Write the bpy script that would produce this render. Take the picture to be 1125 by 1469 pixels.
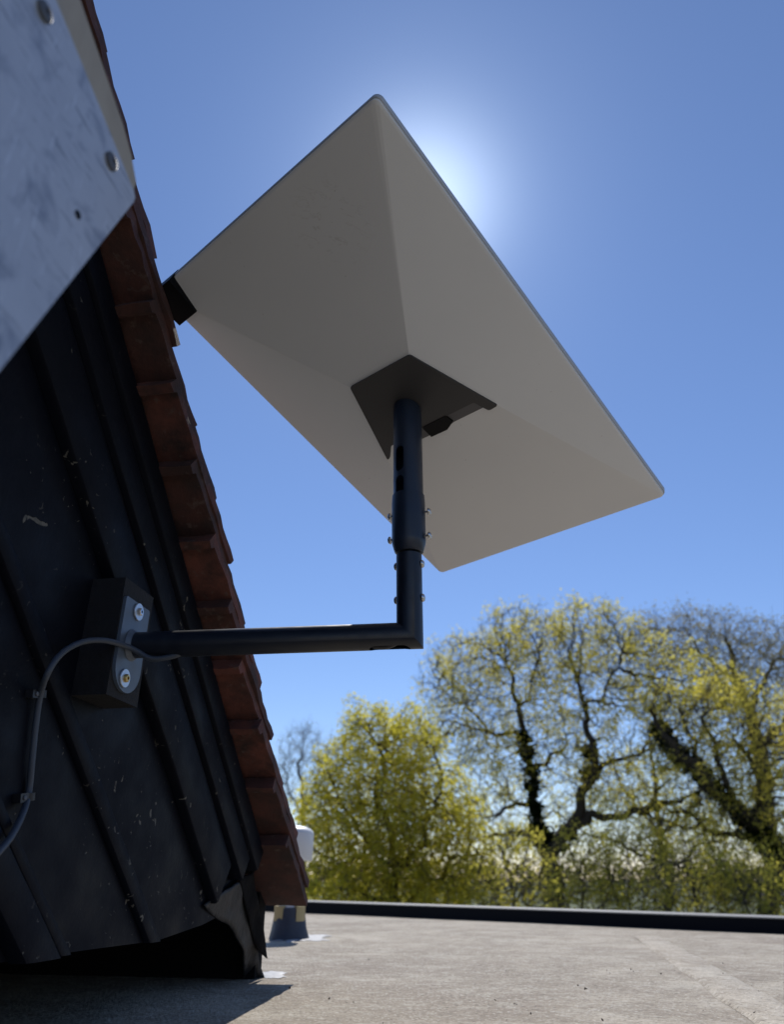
import bpy, bmesh, math, random
import numpy as np
from mathutils import Vector, Matrix, noise
random.seed(7); rng = np.random.default_rng(7)
R = math.radians
sc = bpy.context.scene
for o in list(bpy.data.objects): bpy.data.objects.remove(o)

# ------------------------------------------------------------------ camera
F = 1065.0; HOR = 1262.0                      # focal length / horizon in photo pixels
PITCH = math.atan((HOR - 734.5) / F)
cp, sp = math.cos(PITCH), math.sin(PITCH)
cam = bpy.data.cameras.new("camera"); camo = bpy.data.objects.new("camera", cam)
sc.collection.objects.link(camo); sc.camera = camo
cam.sensor_fit = 'VERTICAL'; cam.sensor_height = 36.0; cam.lens = 36.0 * F / 1469.0
camo.location = (0, 0, 0); camo.rotation_euler = (math.pi / 2 + PITCH, 0, 0)
cam.clip_start = 0.02; cam.clip_end = 6000
cam.dof.use_dof = True; cam.dof.focus_distance = 0.86; cam.dof.aperture_fstop = 6.3; cam.dof.aperture_blades = 0

# ------------------------------------------------------------------ sky, sun, exposure
SUN_EL, SUN_AZ = R(49.0), R(3.2)
sun_dir = Vector((math.sin(SUN_AZ) * math.cos(SUN_EL), math.cos(SUN_AZ) * math.cos(SUN_EL), math.sin(SUN_EL)))
w = bpy.data.worlds.new("World"); sc.world = w; w.use_nodes = True
nt = w.node_tree; nt.nodes.clear()
sky = nt.nodes.new('ShaderNodeTexSky'); sky.sky_type = 'NISHITA'; sky.sun_disc = False
sky.sun_elevation = SUN_EL; sky.sun_rotation = SUN_AZ
sky.air_density = 1.0; sky.dust_density = 0.0; sky.ozone_density = 4.0; sky.altitude = 50
bg = nt.nodes.new('ShaderNodeBackground'); bg.inputs[1].default_value = 0.112
hs = nt.nodes.new('ShaderNodeHueSaturation'); hs.inputs['Saturation'].default_value = 1.10
ow = nt.nodes.new('ShaderNodeOutputWorld')
tn = nt.nodes.new('ShaderNodeVectorMath'); tn.operation = 'MULTIPLY'; tn.inputs[1].default_value = (1.06, .975, 1.04)
nt.links.new(sky.outputs[0], tn.inputs[0]); nt.links.new(tn.outputs[0], hs.inputs['Color'])
# the bright aureole of forward-scattered light round the sun
tc = nt.nodes.new('ShaderNodeTexCoord'); dp = nt.nodes.new('ShaderNodeVectorMath'); dp.operation = 'DOT_PRODUCT'
nrm = nt.nodes.new('ShaderNodeVectorMath'); nrm.operation = 'NORMALIZE'
nt.links.new(tc.outputs['Generated'], nrm.inputs[0]); nt.links.new(nrm.outputs[0], dp.inputs[0]); dp.inputs[1].default_value = sun_dir
mx0 = nt.nodes.new('ShaderNodeMath'); mx0.operation = 'MAXIMUM'; mx0.inputs[1].default_value = 0.0
nt.links.new(dp.outputs['Value'], mx0.inputs[0])
def halo(power, amp):
    p = nt.nodes.new('ShaderNodeMath'); p.operation = 'POWER'; p.inputs[1].default_value = power
    nt.links.new(mx0.outputs[0], p.inputs[0])
    m = nt.nodes.new('ShaderNodeMath'); m.operation = 'MULTIPLY'; m.inputs[1].default_value = amp
    nt.links.new(p.outputs[0], m.inputs[0]); return m
h1 = halo(300, 6.5); h2 = halo(60, 1.5); h3 = halo(3.2, 0.62)
ad = nt.nodes.new('ShaderNodeMath'); ad.operation = 'ADD'
nt.links.new(h1.outputs[0], ad.inputs[0]); nt.links.new(h2.outputs[0], ad.inputs[1])
hc = nt.nodes.new('ShaderNodeVectorMath'); hc.operation = 'SCALE'; hc.inputs[0].default_value = (0.76, 0.88, 1.0)
ad2 = nt.nodes.new('ShaderNodeMath'); ad2.operation = 'ADD'; nt.links.new(ad.outputs[0], ad2.inputs[0]); nt.links.new(h3.outputs[0], ad2.inputs[1])
nt.links.new(ad2.outputs[0], hc.inputs['Scale'])
sm = nt.nodes.new('ShaderNodeVectorMath'); sm.operation = 'ADD'
nt.links.new(hs.outputs[0], sm.inputs[0]); nt.links.new(hc.outputs[0], sm.inputs[1])
nt.links.new(sm.outputs[0], bg.inputs[0]); nt.links.new(bg.outputs[0], ow.inputs[0])
sl = bpy.data.lights.new("sun", 'SUN'); sl.energy = 4.0; sl.angle = R(0.53); sl.color = (1.0, 0.96, 0.9)
so = bpy.data.objects.new("sun", sl); sc.collection.objects.link(so)
so.rotation_euler = sun_dir.to_track_quat('Z', 'Y').to_euler(); so.location = (0, 0, 20)
sc.view_settings.view_transform = 'Standard'; sc.view_settings.look = 'None'
sc.view_settings.exposure = 0.0; sc.view_settings.gamma = 1.0; sc.view_settings.use_curve_mapping = False
sc.cycles.max_bounces = 8; sc.cycles.transparent_max_bounces = 8

# ------------------------------------------------------------------ geometry helpers
def ray(x, y):
    a = (x - 562.5) / F; b = -(y - 734.5) / F
    return Vector((a, cp - b * sp, sp + b * cp))
def at(x, y, Y):                              # point of the world seen at (x, y) at distance Y ahead
    r = ray(x, y); return r * (Y / r.y)
YAW = R(9.5)
NW = Vector((math.cos(YAW), -math.sin(YAW), 0)); SD = Vector((math.sin(YAW), math.cos(YAW), 0))
P0 = Vector((-0.2952, 0.8202, 0.0)); UP = Vector((0, 0, 1))
def WP(s, z, o): return P0 + SD * s + UP * z + NW * o          # wall coordinates: along, up, out
def on_wall(x, y, o):                          # (s, z) of what is seen at (x, y) on the plane o in front of the plate
    r = ray(x, y); d = (NW.dot(P0) + o) / NW.dot(r); X = r * d
    return (X - P0).dot(SD), X.z
RA = R(39.5); cR, sR = math.cos(RA), math.sin(RA)
def RP(t, m, o): return WP(t * cR + m * sR, -t * sR + m * cR, o)   # roof coordinates: down slope, normal, out
HR = 0.152                                     # camera height over the flat roof
def on_roof(x, y, z=-HR):
    r = ray(x, y); return r * (z / r.z)

C = sc.collection
def link_mesh(name, me, mat=None, parent=None, smooth=None):
    o = bpy.data.objects.new(name, me); C.objects.link(o)
    if mat: me.materials.append(mat)
    if parent: o.parent = parent; o.matrix_parent_inverse = Matrix.Identity(4)
    if smooth is not None:
        me.polygons.foreach_set('use_smooth', [True] * len(me.polygons))
        me.set_sharp_from_angle(angle=R(smooth))
    return o
def from_bm(name, bm, mat=None, parent=None, smooth=None):
    bmesh.ops.recalc_face_normals(bm, faces=bm.faces)
    me = bpy.data.meshes.new(name); bm.to_mesh(me); bm.free()
    if parent is not None:                     # keep world coordinates: shift into the parent's frame
        me.transform(parent_world(parent).inverted())
    return link_mesh(name, me, mat, parent, smooth)
def parent_world(p):
    m = p.matrix_basis.copy()
    return (parent_world(p.parent) @ m) if p.parent else m
def tag(o, label=None, cat=None, group=None, kind=None):
    if label: o['label'] = label
    if cat: o['category'] = cat
    if group: o['group'] = group
    if kind: o['kind'] = kind
    return o
def thing(name, loc, label, cat, group=None):
    o = bpy.data.objects.new(name, None); C.objects.link(o); o.location = loc; o.empty_display_size = .05
    return tag(o, label, cat, group)
def solid_prism(bm, pts_a, pts_b):
    a = [bm.verts.new(p) for p in pts_a]; b = [bm.verts.new(p) for p in pts_b]; n = len(a)
    bm.faces.new(a); bm.faces.new(list(reversed(b)))
    for i in range(n): bm.faces.new((a[i], b[i], b[(i + 1) % n], a[(i + 1) % n]))
    return a, b
def bevel_all(bm, w, seg=2, ang=25):
    es = [e for e in bm.edges if len(e.link_faces) == 2 and e.calc_face_angle(0) > R(ang)]
    bmesh.ops.bevel(bm, geom=es, offset=w, segments=seg, profile=0.5, affect='EDGES', clamp_overlap=True)
def box_pts(o, ax, ay, az, x0, x1, y0, y1, z0, z1):
    f = lambda x, y, z: o + ax * x + ay * y + az * z
    return ([f(x0, y0, z0), f(x1, y0, z0), f(x1, y1, z0), f(x0, y1, z0)], [f(x0, y0, z1), f(x1, y0, z1), f(x1, y1, z1), f(x0, y1, z1)])
def add_box(bm, *a): return solid_prism(bm, *box_pts(*a))
def frame_of(d):
    d = d.normalized(); u = d.cross(Vector((0, 0, 1)))
    if u.length < 1e-3: u = Vector((1, 0, 0))
    u.normalize(); return d, u, u.cross(d).normalized()
def add_rings(bm, rings, caps=True):
    vs = [[bm.verts.new(p) for p in r] for r in rings]; n = len(vs[0])
    for a, b in zip(vs, vs[1:]):
        for i in range(n): bm.faces.new((a[i], a[(i + 1) % n], b[(i + 1) % n], b[i]))
    if caps: bm.faces.new(list(reversed(vs[0]))); bm.faces.new(vs[-1])
def add_lathe(bm, org, axis, prof, n=40, caps=True):
    d, u, v = frame_of(axis)
    add_rings(bm, [[org + d * h + (u * math.cos(2 * math.pi * k / n) + v * math.sin(2 * math.pi * k / n)) * r for k in range(n)] for h, r in prof], caps)
def add_path(bm, pts, r, n=14):
    rings = []; prev = None
    for i, p in enumerate(pts):
        d = (pts[min(i + 1, len(pts) - 1)] - pts[max(i - 1, 0)]).normalized()
        if prev is None: _, u, _ = frame_of(d)
        else: u = (prev - d * prev.dot(d)).normalized()
        v = d.cross(u); prev = u; rr = r[i] if isinstance(r, (list, tuple)) else r
        rings.append([p + (u * math.cos(2 * math.pi * k / n) + v * math.sin(2 * math.pi * k / n)) * rr for k in range(n)])
    add_rings(bm, rings)
def catmull(P, k=8):
    out = []; Q = [P[0] * 2 - P[1]] + list(P) + [P[-1] * 2 - P[-2]]
    for i in range(1, len(Q) - 2):
        a, b, c, d = Q[i - 1], Q[i], Q[i + 1], Q[i + 2]
        for j in range(k):
            t = j / k
            out.append(0.5 * ((2 * b) + (c - a) * t + (2 * a - 5 * b + 4 * c - d) * t * t + (3 * b - a - 3 * c + d) * t ** 3))
    out.append(P[-1]); return out
def boolean(o, cutters):
    for c in cutters:
        m = o.modifiers.new('cut', 'BOOLEAN'); m.object = c; m.operation = 'DIFFERENCE'; m.solver = 'EXACT'
    bpy.context.view_layer.update()
    dg = bpy.context.evaluated_depsgraph_get()
    me = bpy.data.meshes.new_from_object(o.evaluated_get(dg))
    mats = list(o.data.materials); o.modifiers.clear(); o.data = me; me.name = o.name
    if not me.materials:
        for m in mats: me.materials.append(m)
    me.polygons.foreach_set('use_smooth', [True] * len(me.polygons)); me.set_sharp_from_angle(angle=R(28))
    for c in cutters: bpy.data.objects.remove(c)

# ------------------------------------------------------------------ materials
def mat(name, base=(.5, .5, .5), rough=.5, metal=0.0, spec=.5):
    m = bpy.data.materials.new(name); m.use_nodes = True; n = m.node_tree.nodes; b = n['Principled BSDF']
    b.inputs['Base Color'].default_value = (*base, 1); b.inputs['Roughness'].default_value = rough
    b.inputs['Metallic'].default_value = metal; b.inputs['Specular IOR Level'].default_value = spec
    return m, m.node_tree, b
def N(t, k, **kw):
    n = t.nodes.new(k)
    for a, v in kw.items(): setattr(n, a, v)
    return n
def coord(t, scale=(1, 1, 1), rot=(0, 0, 0)):
    c = N(t, 'ShaderNodeTexCoord'); m = N(t, 'ShaderNodeMapping')
    m.inputs['Scale'].default_value = scale; m.inputs['Rotation'].default_value = rot
    t.links.new(c.outputs['Object'], m.inputs[0]); return m.outputs[0]
def nz(t, vec, scale, detail=4, rough=.55, dist=0):
    n = N(t, 'ShaderNodeTexNoise'); n.inputs['Scale'].default_value = scale; n.inputs['Detail'].default_value = detail
    n.inputs['Roughness'].default_value = rough; n.inputs['Distortion'].default_value = dist
    t.links.new(vec, n.inputs['Vector']); return n.outputs['Fac']
def ramp(t, fac, stops):
    r = N(t, 'ShaderNodeValToRGB'); e = r.color_ramp.elements
    while len(e) < len(stops): e.new(.5)
    for el, (p, c) in zip(e, stops): el.position = p; el.color = (*c, 1) if len(c) == 3 else c
    t.links.new(fac, r.inputs[0]); return r.outputs[0]
def mixc(t, fac, a, b, mode='MIX'):
    m = N(t, 'ShaderNodeMix', data_type='RGBA', blend_type=mode)
    if isinstance(fac, (int, float)): m.inputs[0].default_value = fac
    else: t.links.new(fac, m.inputs[0])
    for i, v in ((6, a), (7, b)):
        if isinstance(v, tuple): m.inputs[i].default_value = (*v, 1)
        else: t.links.new(v, m.inputs[i])
    return m.outputs[2]
def mth(t, op, a, b=None):
    m = N(t, 'ShaderNodeMath', operation=op)
    for i, v in ((0, a), (1, b)):
        if v is None: continue
        if isinstance(v, (int, float)): m.inputs[i].default_value = v
        else: t.links.new(v, m.inputs[i])
    return m.outputs[0]
def bump(t, b, h, strength=.3, dist=.001):
    n = N(t, 'ShaderNodeBump'); n.inputs['Strength'].default_value = strength; n.inputs['Distance'].default_value = dist
    t.links.new(h, n.inputs['Height']); t.links.new(n.outputs[0], b.inputs['Normal'])

# dark paint on old timber, with flaking
M_paint, t, b = mat('dark_painted_timber', (.02, .022, .03), .5, spec=.14)
v = coord(t, (1, 1, 1)); g = coord(t, (6, 6, 60), (0, 0, 0))
base = mixc(t, nz(t, v, 6, 5), (.0015, .0024, .0062), (.0040, .0056, .0115))
zone = ramp(t, nz(t, v, 7, 2), [(.50, (0, 0, 0)), (.62, (1, 1, 1))])
fl = ramp(t, nz(t, v, 95, 3, .6, .6), [(.66, (0, 0, 0)), (.69, (1, 1, 1))])
chip = mth(t, 'MULTIPLY', zone, fl)
fl2 = ramp(t, nz(t, v, 42, 2, .5, 1.2), [(.735, (0, 0, 0)), (.75, (1, 1, 1))])
chip = mth(t, 'MAXIMUM', chip, fl2)
chipc = mixc(t, nz(t, v, 160, 2), (.03, .036, .045), (.22, .20, .16))
col = mixc(t, chip, base, chipc); t.links.new(col, b.inputs['Base Color'])
t.links.new(ramp(t, nz(t, v, 14, 4), [(.3, (.45,) * 3), (.7, (.72,) * 3)]), b.inputs['Roughness'])
hh = mth(t, 'SUBTRACT', mth(t, 'ADD', mth(t, 'MULTIPLY', nz(t, v, 30, 6, .65), .8), mth(t, 'MULTIPLY', nz(t, v, 220, 3), .25)), mth(t, 'MULTIPLY', chip, .35))
bump(t, b, hh, .55, .0022)

M_void, t, b = mat('felt_and_void_shade', (.005, .005, .006), .9, spec=.15); v = coord(t); bump(t, b, nz(t, v, 60, 5), .6, .004)  # black felt; under the gable the same near-black stands in for shade

M_tile, t, b = mat('clay_tile', (.2, .07, .045), .85)
v = coord(t); oi = N(t, 'ShaderNodeObjectInfo')
c1 = mixc(t, oi.outputs['Random'], (.048, .020, .017), (.155, .050, .036))
c2 = mixc(t, ramp(t, nz(t, v, 22, 6, .65), [(.38, (0,) * 3), (.68, (1,) * 3)]), c1, (.030, .017, .016))
c3 = mixc(t, ramp(t, nz(t, v, 70, 4, .6), [(.60, (0,) * 3), (.72, (.8,) * 3)]), c2, (.11, .075, .065))
t.links.new(c3, b.inputs['Base Color']); bump(t, b, nz(t, v, 120, 6, .7), .6, .0025)
M_tiletop, t, b = mat('mossy_tile_sheet', (.2, .07, .045), .9)
v = coord(t); t.links.new(mixc(t, ramp(t, nz(t, v, 12, 6), [(.4, (0,) * 3), (.65, (1,) * 3)]), (.17, .07, .05), (.07, .07, .04)), b.inputs['Base Color']); bump(t, b, nz(t, v, 90, 6, .7), .6, .003)

M_shell, t, b = mat('white_plastic_shell', (.62, .615, .60), .5)
v = coord(t)
c = mixc(t, nz(t, v, 5, 5), (.68, .70, .74), (.76, .78, .81))
sc1 = ramp(t, nz(t, coord(t, (3, 14, 3), (0, 0, .5)), 14, 6, .75, 1.5), [(.70, (0,) * 3), (.74, (.55,) * 3)])
c = mixc(t, mth(t, 'MULTIPLY', sc1, ramp(t, nz(t, v, 5.5, 2), [(.52, (0,) * 3), (.6, (1,) * 3)])), c, (.36, .34, .32))
spk = ramp(t, nz(t, v, 260, 1), [(.80, (0,) * 3), (.83, (.6,) * 3)])
c = mixc(t, spk, c, (.2, .19, .18))
t.links.new(c, b.inputs['Base Color']); bump(t, b, nz(t, v, 500, 3), .08, .0004)
M_face, t, b = mat('sky_tinted_face_edge', (.42, .46, .52), .35); v = coord(t)  # bluish base colour paints in the sky reflected by the edge
M_hatch, t, b = mat('grey_hatch_plastic', (.036, .036, .040), .55); v = coord(t); bump(t, b, nz(t, v, 700, 2), .15, .0004)
M_port, t, b = mat('black_connector', (.003, .003, .0045), .55, spec=.15)
M_ledge, t, b = mat('grey_recess_plastic', (.10, .10, .11), .6)
def coated(name, c):
    m, t, b = mat(name, c, .38); v = coord(t)
    t.links.new(mixc(t, nz(t, v, 30, 4), tuple(x * .8 for x in c), tuple(x * 1.2 for x in c)), b.inputs['Base Color'])
    t.links.new(ramp(t, nz(t, v, 60, 5), [(.3, (.30,) * 3), (.7, (.48,) * 3)]), b.inputs['Roughness'])
    bump(t, b, nz(t, v, 900, 2), .12, .0003); return m
M_mast = coated('navy_powder_coat', (.013, .021, .040))
M_arm = coated('charcoal_powder_coat', (.009, .013, .023))
M_plate = coated('slate_powder_coat', (.085, .11, .15))
M_block, t, b = mat('black_stained_block', (.011, .011, .014), .8); v = coord(t); bump(t, b, nz(t, v, 160, 5, .7), .9, .0018)
t.links.new(mixc(t, nz(t, v, 50, 5), (.003, .003, .0045), (.009, .009, .012)), b.inputs['Base Color'])
M_steel, t, b = mat('stainless_steel', (.55, .56, .58), .22, 1.0)
M_zinc, t, b = mat('zinc_washer', (.55, .60, .66), .38, .7)
M_brass, t, b = mat('brass_yellow_screw', (.55, .38, .14), .35, .9)
M_cable, t, b = mat('grey_cable', (.042, .055, .078), .5)
M_clip, t, b = mat('black_plastic', (.015, .016, .02), .45)
M_galv, t, b = mat('weathered_galvanised', (.42, .46, .52), .42, .35)
v = coord(t)
c = mixc(t, nz(t, v, 22, 5, .6), (.42, .445, .49), (.57, .59, .62))
c = mixc(t, ramp(t, nz(t, v, 38, 5, .6, .8), [(.52, (0,) * 3), (.68, (.6,) * 3)]), c, (.12, .15, .22))
scr = ramp(t, nz(t, coord(t, (1, 1, 12), (.6, 0, .3)), 30, 4, .6, .4), [(.60, (0,) * 3), (.64, (.6,) * 3)])
c = mixc(t, scr, c, (.12, .14, .18))
scr2 = ramp(t, nz(t, coord(t, (14, 14, 1), (-.5, .2, .3)), 34, 3, .6, .3), [(.64, (0,) * 3), (.67, (.6,) * 3)])
c = mixc(t, scr2, c, (.70, .73, .78))
t.links.new(c, b.inputs['Base Color']); bump(t, b, nz(t, v, 90, 4), .2, .001)
M_dullscrew, t, b = mat('dull_screw', (.10, .11, .13), .6, .3)
M_board, t, b = mat('weathered_pale_timber', (.36, .33, .28), .8); v = coord(t, (3, 3, 1))
t.links.new(mixc(t, nz(t, v, 14, 5), (.26, .23, .19), (.46, .42, .35)), b.inputs['Base Color']); bump(t, b, nz(t, v, 40, 4), .4, .002)

# roofing felt of the flat roof
M_roof, t, b = mat('mineral_roofing_felt', (.3, .27, .24), .8)
v = coord(t)
c = mixc(t, nz(t, v, 1.6, 6, .62, .4), (.22, .185, .145), (.37, .325, .265))
c = mixc(t, ramp(t, nz(t, v, 2.6, 8, .72, 1.2), [(.46, (0,) * 3), (.62, (.8,) * 3)]), c, (.48, .435, .365))
c = mixc(t, ramp(t, nz(t, v, 1.3, 5, .65, .6), [(.50, (0,) * 3), (.70, (.75,) * 3)]), c, (.19, .145, .11))
c = mixc(t, ramp(t, nz(t, v, 9, 6, .7), [(.50, (0,) * 3), (.68, (.6,) * 3)]), c, (.52, .49, .43))
gr = nz(t, v, 190, 3, .7)
c = mixc(t, ramp(t, gr, [(.30, (.9,) * 3), (.45, (0,) * 3)]), c, (.07, .06, .05))
c = mixc(t, ramp(t, gr, [(.57, (0,) * 3), (.68, (.9,) * 3)]), c, (.62, .60, .56))
g2 = nz(t, v, 48, 5, .75)
c = mixc(t, ramp(t, g2, [(.54, (0,) * 3), (.66, (.55,) * 3)]), c, (.55, .53, .49))
c = mixc(t, ramp(t, g2, [(.32, (.55,) * 3), (.45, (0,) * 3)]), c, (.14, .12, .10))
c = mixc(t, 1.0, c, (1.03, .985, .90), 'MULTIPLY')
t.links.new(c, b.inputs['Base Color'])
bump(t, b, mth(t, 'ADD', mth(t, 'MULTIPLY', gr, .4), mth(t, 'MULTIPLY', g2, 1.0)), 1.0, .006)
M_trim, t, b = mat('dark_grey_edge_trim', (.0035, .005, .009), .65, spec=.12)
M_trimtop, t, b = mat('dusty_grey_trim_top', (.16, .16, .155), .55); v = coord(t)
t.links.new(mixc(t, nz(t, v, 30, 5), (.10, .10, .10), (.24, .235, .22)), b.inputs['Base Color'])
M_silver, t, b = mat('silver_sealant', (.55, .56, .57), .5); v = coord(t)
t.links.new(mixc(t, nz(t, v, 45, 6, .7), (.25, .24, .22), (.60, .60, .60)), b.inputs['Base Color']); bump(t, b, nz(t, v, 70, 5), .6, .004)
M_lead, t, b = mat('grey_flashing', (.10, .105, .115), .6, .0); v = coord(t)
t.links.new(mixc(t, ramp(t, nz(t, v, 28, 7, .7, .8), [(.42, (0,) * 3), (.66, (1,) * 3)]), (.004, .005, .007), (.024, .025, .028)), b.inputs['Base Color']); bump(t, b, nz(t, v, 55, 5, .6), .8, .004)
M_leadblue, t, b = mat('blue_grey_pipe_collar', (.035, .045, .068), .6); v = coord(t); bump(t, b, nz(t, v, 60, 5), .7, .004)
M_pvc, t, b = mat('white_pvc', (.72, .73, .74), .45); v = coord(t)
t.links.new(mixc(t, nz(t, v, 20, 5), (.66, .67, .68), (.76, .77, .77)), b.inputs['Base Color'])
M_foam, t, b = mat('yellowed_sealant', (.45, .36, .18), .8)

# ------------------------------------------------------------------ setting: ground, flat roof
def terrain():
    bm = bmesh.new(); n = 60
    ys = [-60 + 6 * i for i in range(30)] + [125 * (1.17 ** i) for i in range(22)]
    xs = [-1500, -800, -400, -200, -120, -80, -60, -45, -30, -20, -10, 0, 10, 20, 30, 45, 60, 80, 120, 200, 400, 800, 1500]
    V = [[bm.verts.new((x, y, -3.6 + .25 * noise.noise(Vector((x * .03, y * .03, 0))))) for x in xs] for y in ys]
    for a, b_ in zip(V, V[1:]):
        for i in range(len(xs) - 1): bm.faces.new((a[i], a[i + 1], b_[i + 1], b_[i]))
    return bm
M_field, t, b = mat('meadow', (.06, .09, .03), .9); v = coord(t)
t.links.new(mixc(t, nz(t, v, .15, 6, .6), (.05, .075, .022), (.12, .13, .05)), b.inputs['Base Color'])
tag(from_bm('ground', terrain(), M_field, smooth=60), kind='structure')

KA = on_roof(448, 1310.5); KB = on_roof(1125, 1340.0)        # inner foot of the roof's far edge
KD = (KB - KA).normalized(); KN = Vector((-KD.y, KD.x, 0));  KN = KN if KN.y > 0 else -KN
K0 = KA - KD * 3.6; K1 = KB + KD * 3.0
bm = bmesh.new()
def roof_sheet(bm):
    nx, ny = 60, 60; V = []
    A0, A1 = K0 + KN * .02, K1 + KN * .02
    B0, B1 = A0 - KN * 9.0, A1 - KN * 9.0
    for j in range(ny + 1):
        f = (j / ny) ** 1.0; row = []
        for i in range(nx + 1):
            g_ = i / nx; p = (A0.lerp(A1, g_)).lerp(B0.lerp(B1, g_), f)
            row.append(bm.verts.new((p.x, p.y, -HR + .003 * noise.noise(Vector((p.x * 1.3, p.y * 1.3, 3))))))
        V.append(row)
    for a, b_ in zip(V, V[1:]):
        for i in range(nx): bm.faces.new((a[i], a[i + 1], b_[i + 1], b_[i]))
roof_sheet(bm); tag(from_bm('flat_roof', bm, M_roof, smooth=60), kind='structure')
# body of the building below the flat roof
bm = bmesh.new(); q = [K0 + KN * .05, K1 + KN * .05, K1 - KN * 9, K0 - KN * 9]
solid_prism(bm, [Vector((p.x, p.y, -3.6)) for p in q], [Vector((p.x, p.y, -HR - .012)) for p in q])
M_brick, t, b = mat('brown_brick', (.22, .11, .07), .85); v = coord(t)
t.links.new(mixc(t, nz(t, v, 30, 5), (.16, .08, .05), (.28, .15, .10)), b.inputs['Base Color'])
tag(from_bm('building_base', bm, M_brick), 'brown brick storey carrying the flat roof', 'building')
# roof seams: overlapped felt laps
def lap(a, b_, wd, name='felt_lap'):
    bm = bmesh.new(); d = (b_ - a).normalized(); n_ = Vector((-d.y, d.x, 0)); L = (b_ - a).length; k = 60; top = []; bot = []
    rows = []
    for i in range(k + 1):
        p = a + d * L * i / k; j = .006 * noise.noise(p * 9); j2 = .006 * noise.noise(p * 9 + Vector((5, 5, 5)))
        rows.append([p + n_ * (-wd / 2 + j) + UP * .0005, p + n_ * (-wd / 2 + .006 + j) + UP * .0045, p + n_ * (wd / 2 - .006 + j2) + UP * .0045, p + n_ * (wd / 2 + j2) + UP * .0005])
    V = [[bm.verts.new(q_) for q_ in r] for r in rows]
    for r0, r1 in zip(V, V[1:]):
        for i in range(3): bm.faces.new((r0[i], r0[i + 1], r1[i + 1], r1[i]))
    return tag(from_bm(name, bm, M_lapm, smooth=50), kind='structure')
M_lapm = M_roof.copy(); M_lapm.name = 'mineral_felt_lap'
for n_ in M_lapm.node_tree.nodes:
    if n_.type == 'MAPPING': n_.inputs['Location'].default_value = (4.3, 1.7, 0)
    if n_.type == 'MIX' and n_.blend_type == 'MULTIPLY': n_.inputs[7].default_value = (1.22, 1.18, 1.10, 1)
lap(on_roof(1180, 1500), on_roof(930, 1345), .075)

# far-edge trim
th = thing('roof_edge_trim', KA.lerp(KB, .5), 'long low dark grey trim along the far edge of the flat roof', 'roof trim')
def trim(bm, o0, o1, z0, z1a, z1b):
    f = lambda P, o_, z: Vector((P.x + KN.x * o_, P.y + KN.y * o_, z))
    solid_prism(bm, [f(K0, o0, z0), f(K0, o1, z0), f(K0, o1, z1a), f(K0, o0, z1a)], [f(K1, o0, z0), f(K1, o1, z0), f(K1, o1, z1b), f(K1, o0, z1b)])
KZA = at(448, 1293.5, KA.y).z; KZB = at(1125, 1316.7, KB.y).z
def kz(P, top=True):
    f = (P - KA).dot(KD) / (KB - KA).length
    return KZA + f * (KZB - KZA)
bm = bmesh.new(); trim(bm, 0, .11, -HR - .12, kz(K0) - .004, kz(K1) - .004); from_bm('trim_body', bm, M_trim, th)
bm = bmesh.new(); trim(bm, -.006, .12, 0, 0, 0); bm.free()
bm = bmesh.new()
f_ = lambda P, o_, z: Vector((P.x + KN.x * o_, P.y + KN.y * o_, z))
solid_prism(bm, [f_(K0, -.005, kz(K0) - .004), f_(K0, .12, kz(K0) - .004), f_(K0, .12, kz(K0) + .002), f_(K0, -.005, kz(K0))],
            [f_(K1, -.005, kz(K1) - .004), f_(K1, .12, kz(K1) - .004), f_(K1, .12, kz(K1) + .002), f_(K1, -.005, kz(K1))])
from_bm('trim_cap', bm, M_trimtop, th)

# ------------------------------------------------------------------ the tile-roofed gable
bld = thing('tiled_gable', WP(0, -HR, -.5), 'black painted boarded gable with a steep red clay tile roof above the flat roof', 'building')
O = P0.copy()
TU, TM = (SD * cR - UP * sR), (SD * sR + UP * cR)            # down the slope, out of the slope
# cladding
bm = bmesh.new()
zb = -.066
poly = [(-2.6, zb), (-.03, zb), (.10, zb - .001), (.2546, zb - .003), (.40, zb + .008), (.50, zb + .022)]
pt = lambda t_, m_: (t_ * cR + m_ * sR, -t_ * sR + m_ * cR)
poly += [pt(.40, .385), pt(-3.0, .385), (-2.7, pt(-3.0, .385)[1])]
solid_prism(bm, [WP(s, z, -.044) for s, z in poly], [WP(s, z, -.075) for s, z in poly])
from_bm('cladding', bm, M_paint, bld)
def wob_bar(bm, t0, t1, m0, m1, o0, o1, seed=0, cutz=None, r=.003, n=70):
    """a board parallel to the verge, slightly uneven, rounded at its two outer corners"""
    rows = []
    for i in range(n + 1):
        t_ = t0 + (t1 - t0) * i / n
        w1 = .0016 * noise.noise(Vector((t_ * 7, seed, 0))) + .0007 * noise.noise(Vector((t_ * 45, seed, 5))); w2 = .0016 * noise.noise(Vector((t_ * 7, seed, 9))) + .0007 * noise.noise(Vector((t_ * 50, seed, 2)))
        h = .0008 * noise.noise(Vector((t_ * 5, seed, 4)))
        prof = [(m0 + w1, o0), (m0 + w1, o1 - r + h), (m0 + w1 + r * .35, o1 - r * .3 + h), (m0 + w1 + r, o1 + h), (m1 + w2 - r, o1 + h), (m1 + w2 - r * .35, o1 - r * .3 + h), (m1 + w2, o1 - r + h), (m1 + w2, o0)]
        ring = []
        for m_, o_ in prof:
            tt = t_
            if cutz is not None and i == n: tt = (m_ * cR - cutz) / sR     # end cut level
            ring.append(RP(tt, m_, o_))
        rows.append(ring)
    add_rings(bm, rows)
T0 = -2.4
def part_board(name, *a, **k):
    bm = bmesh.new(); wob_bar(bm, *a, **k); return from_bm(name, bm, M_paint, bld, smooth=35)
part_board('batten', T0, 0, .084, .106, -.0435, -.0345, seed=1, cutz=zb - .003, r=.005)
part_board('batten', T0, 0, -.083, -.0435, -.0435, -.026, seed=2, cutz=zb - .002, r=.006)
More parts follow.
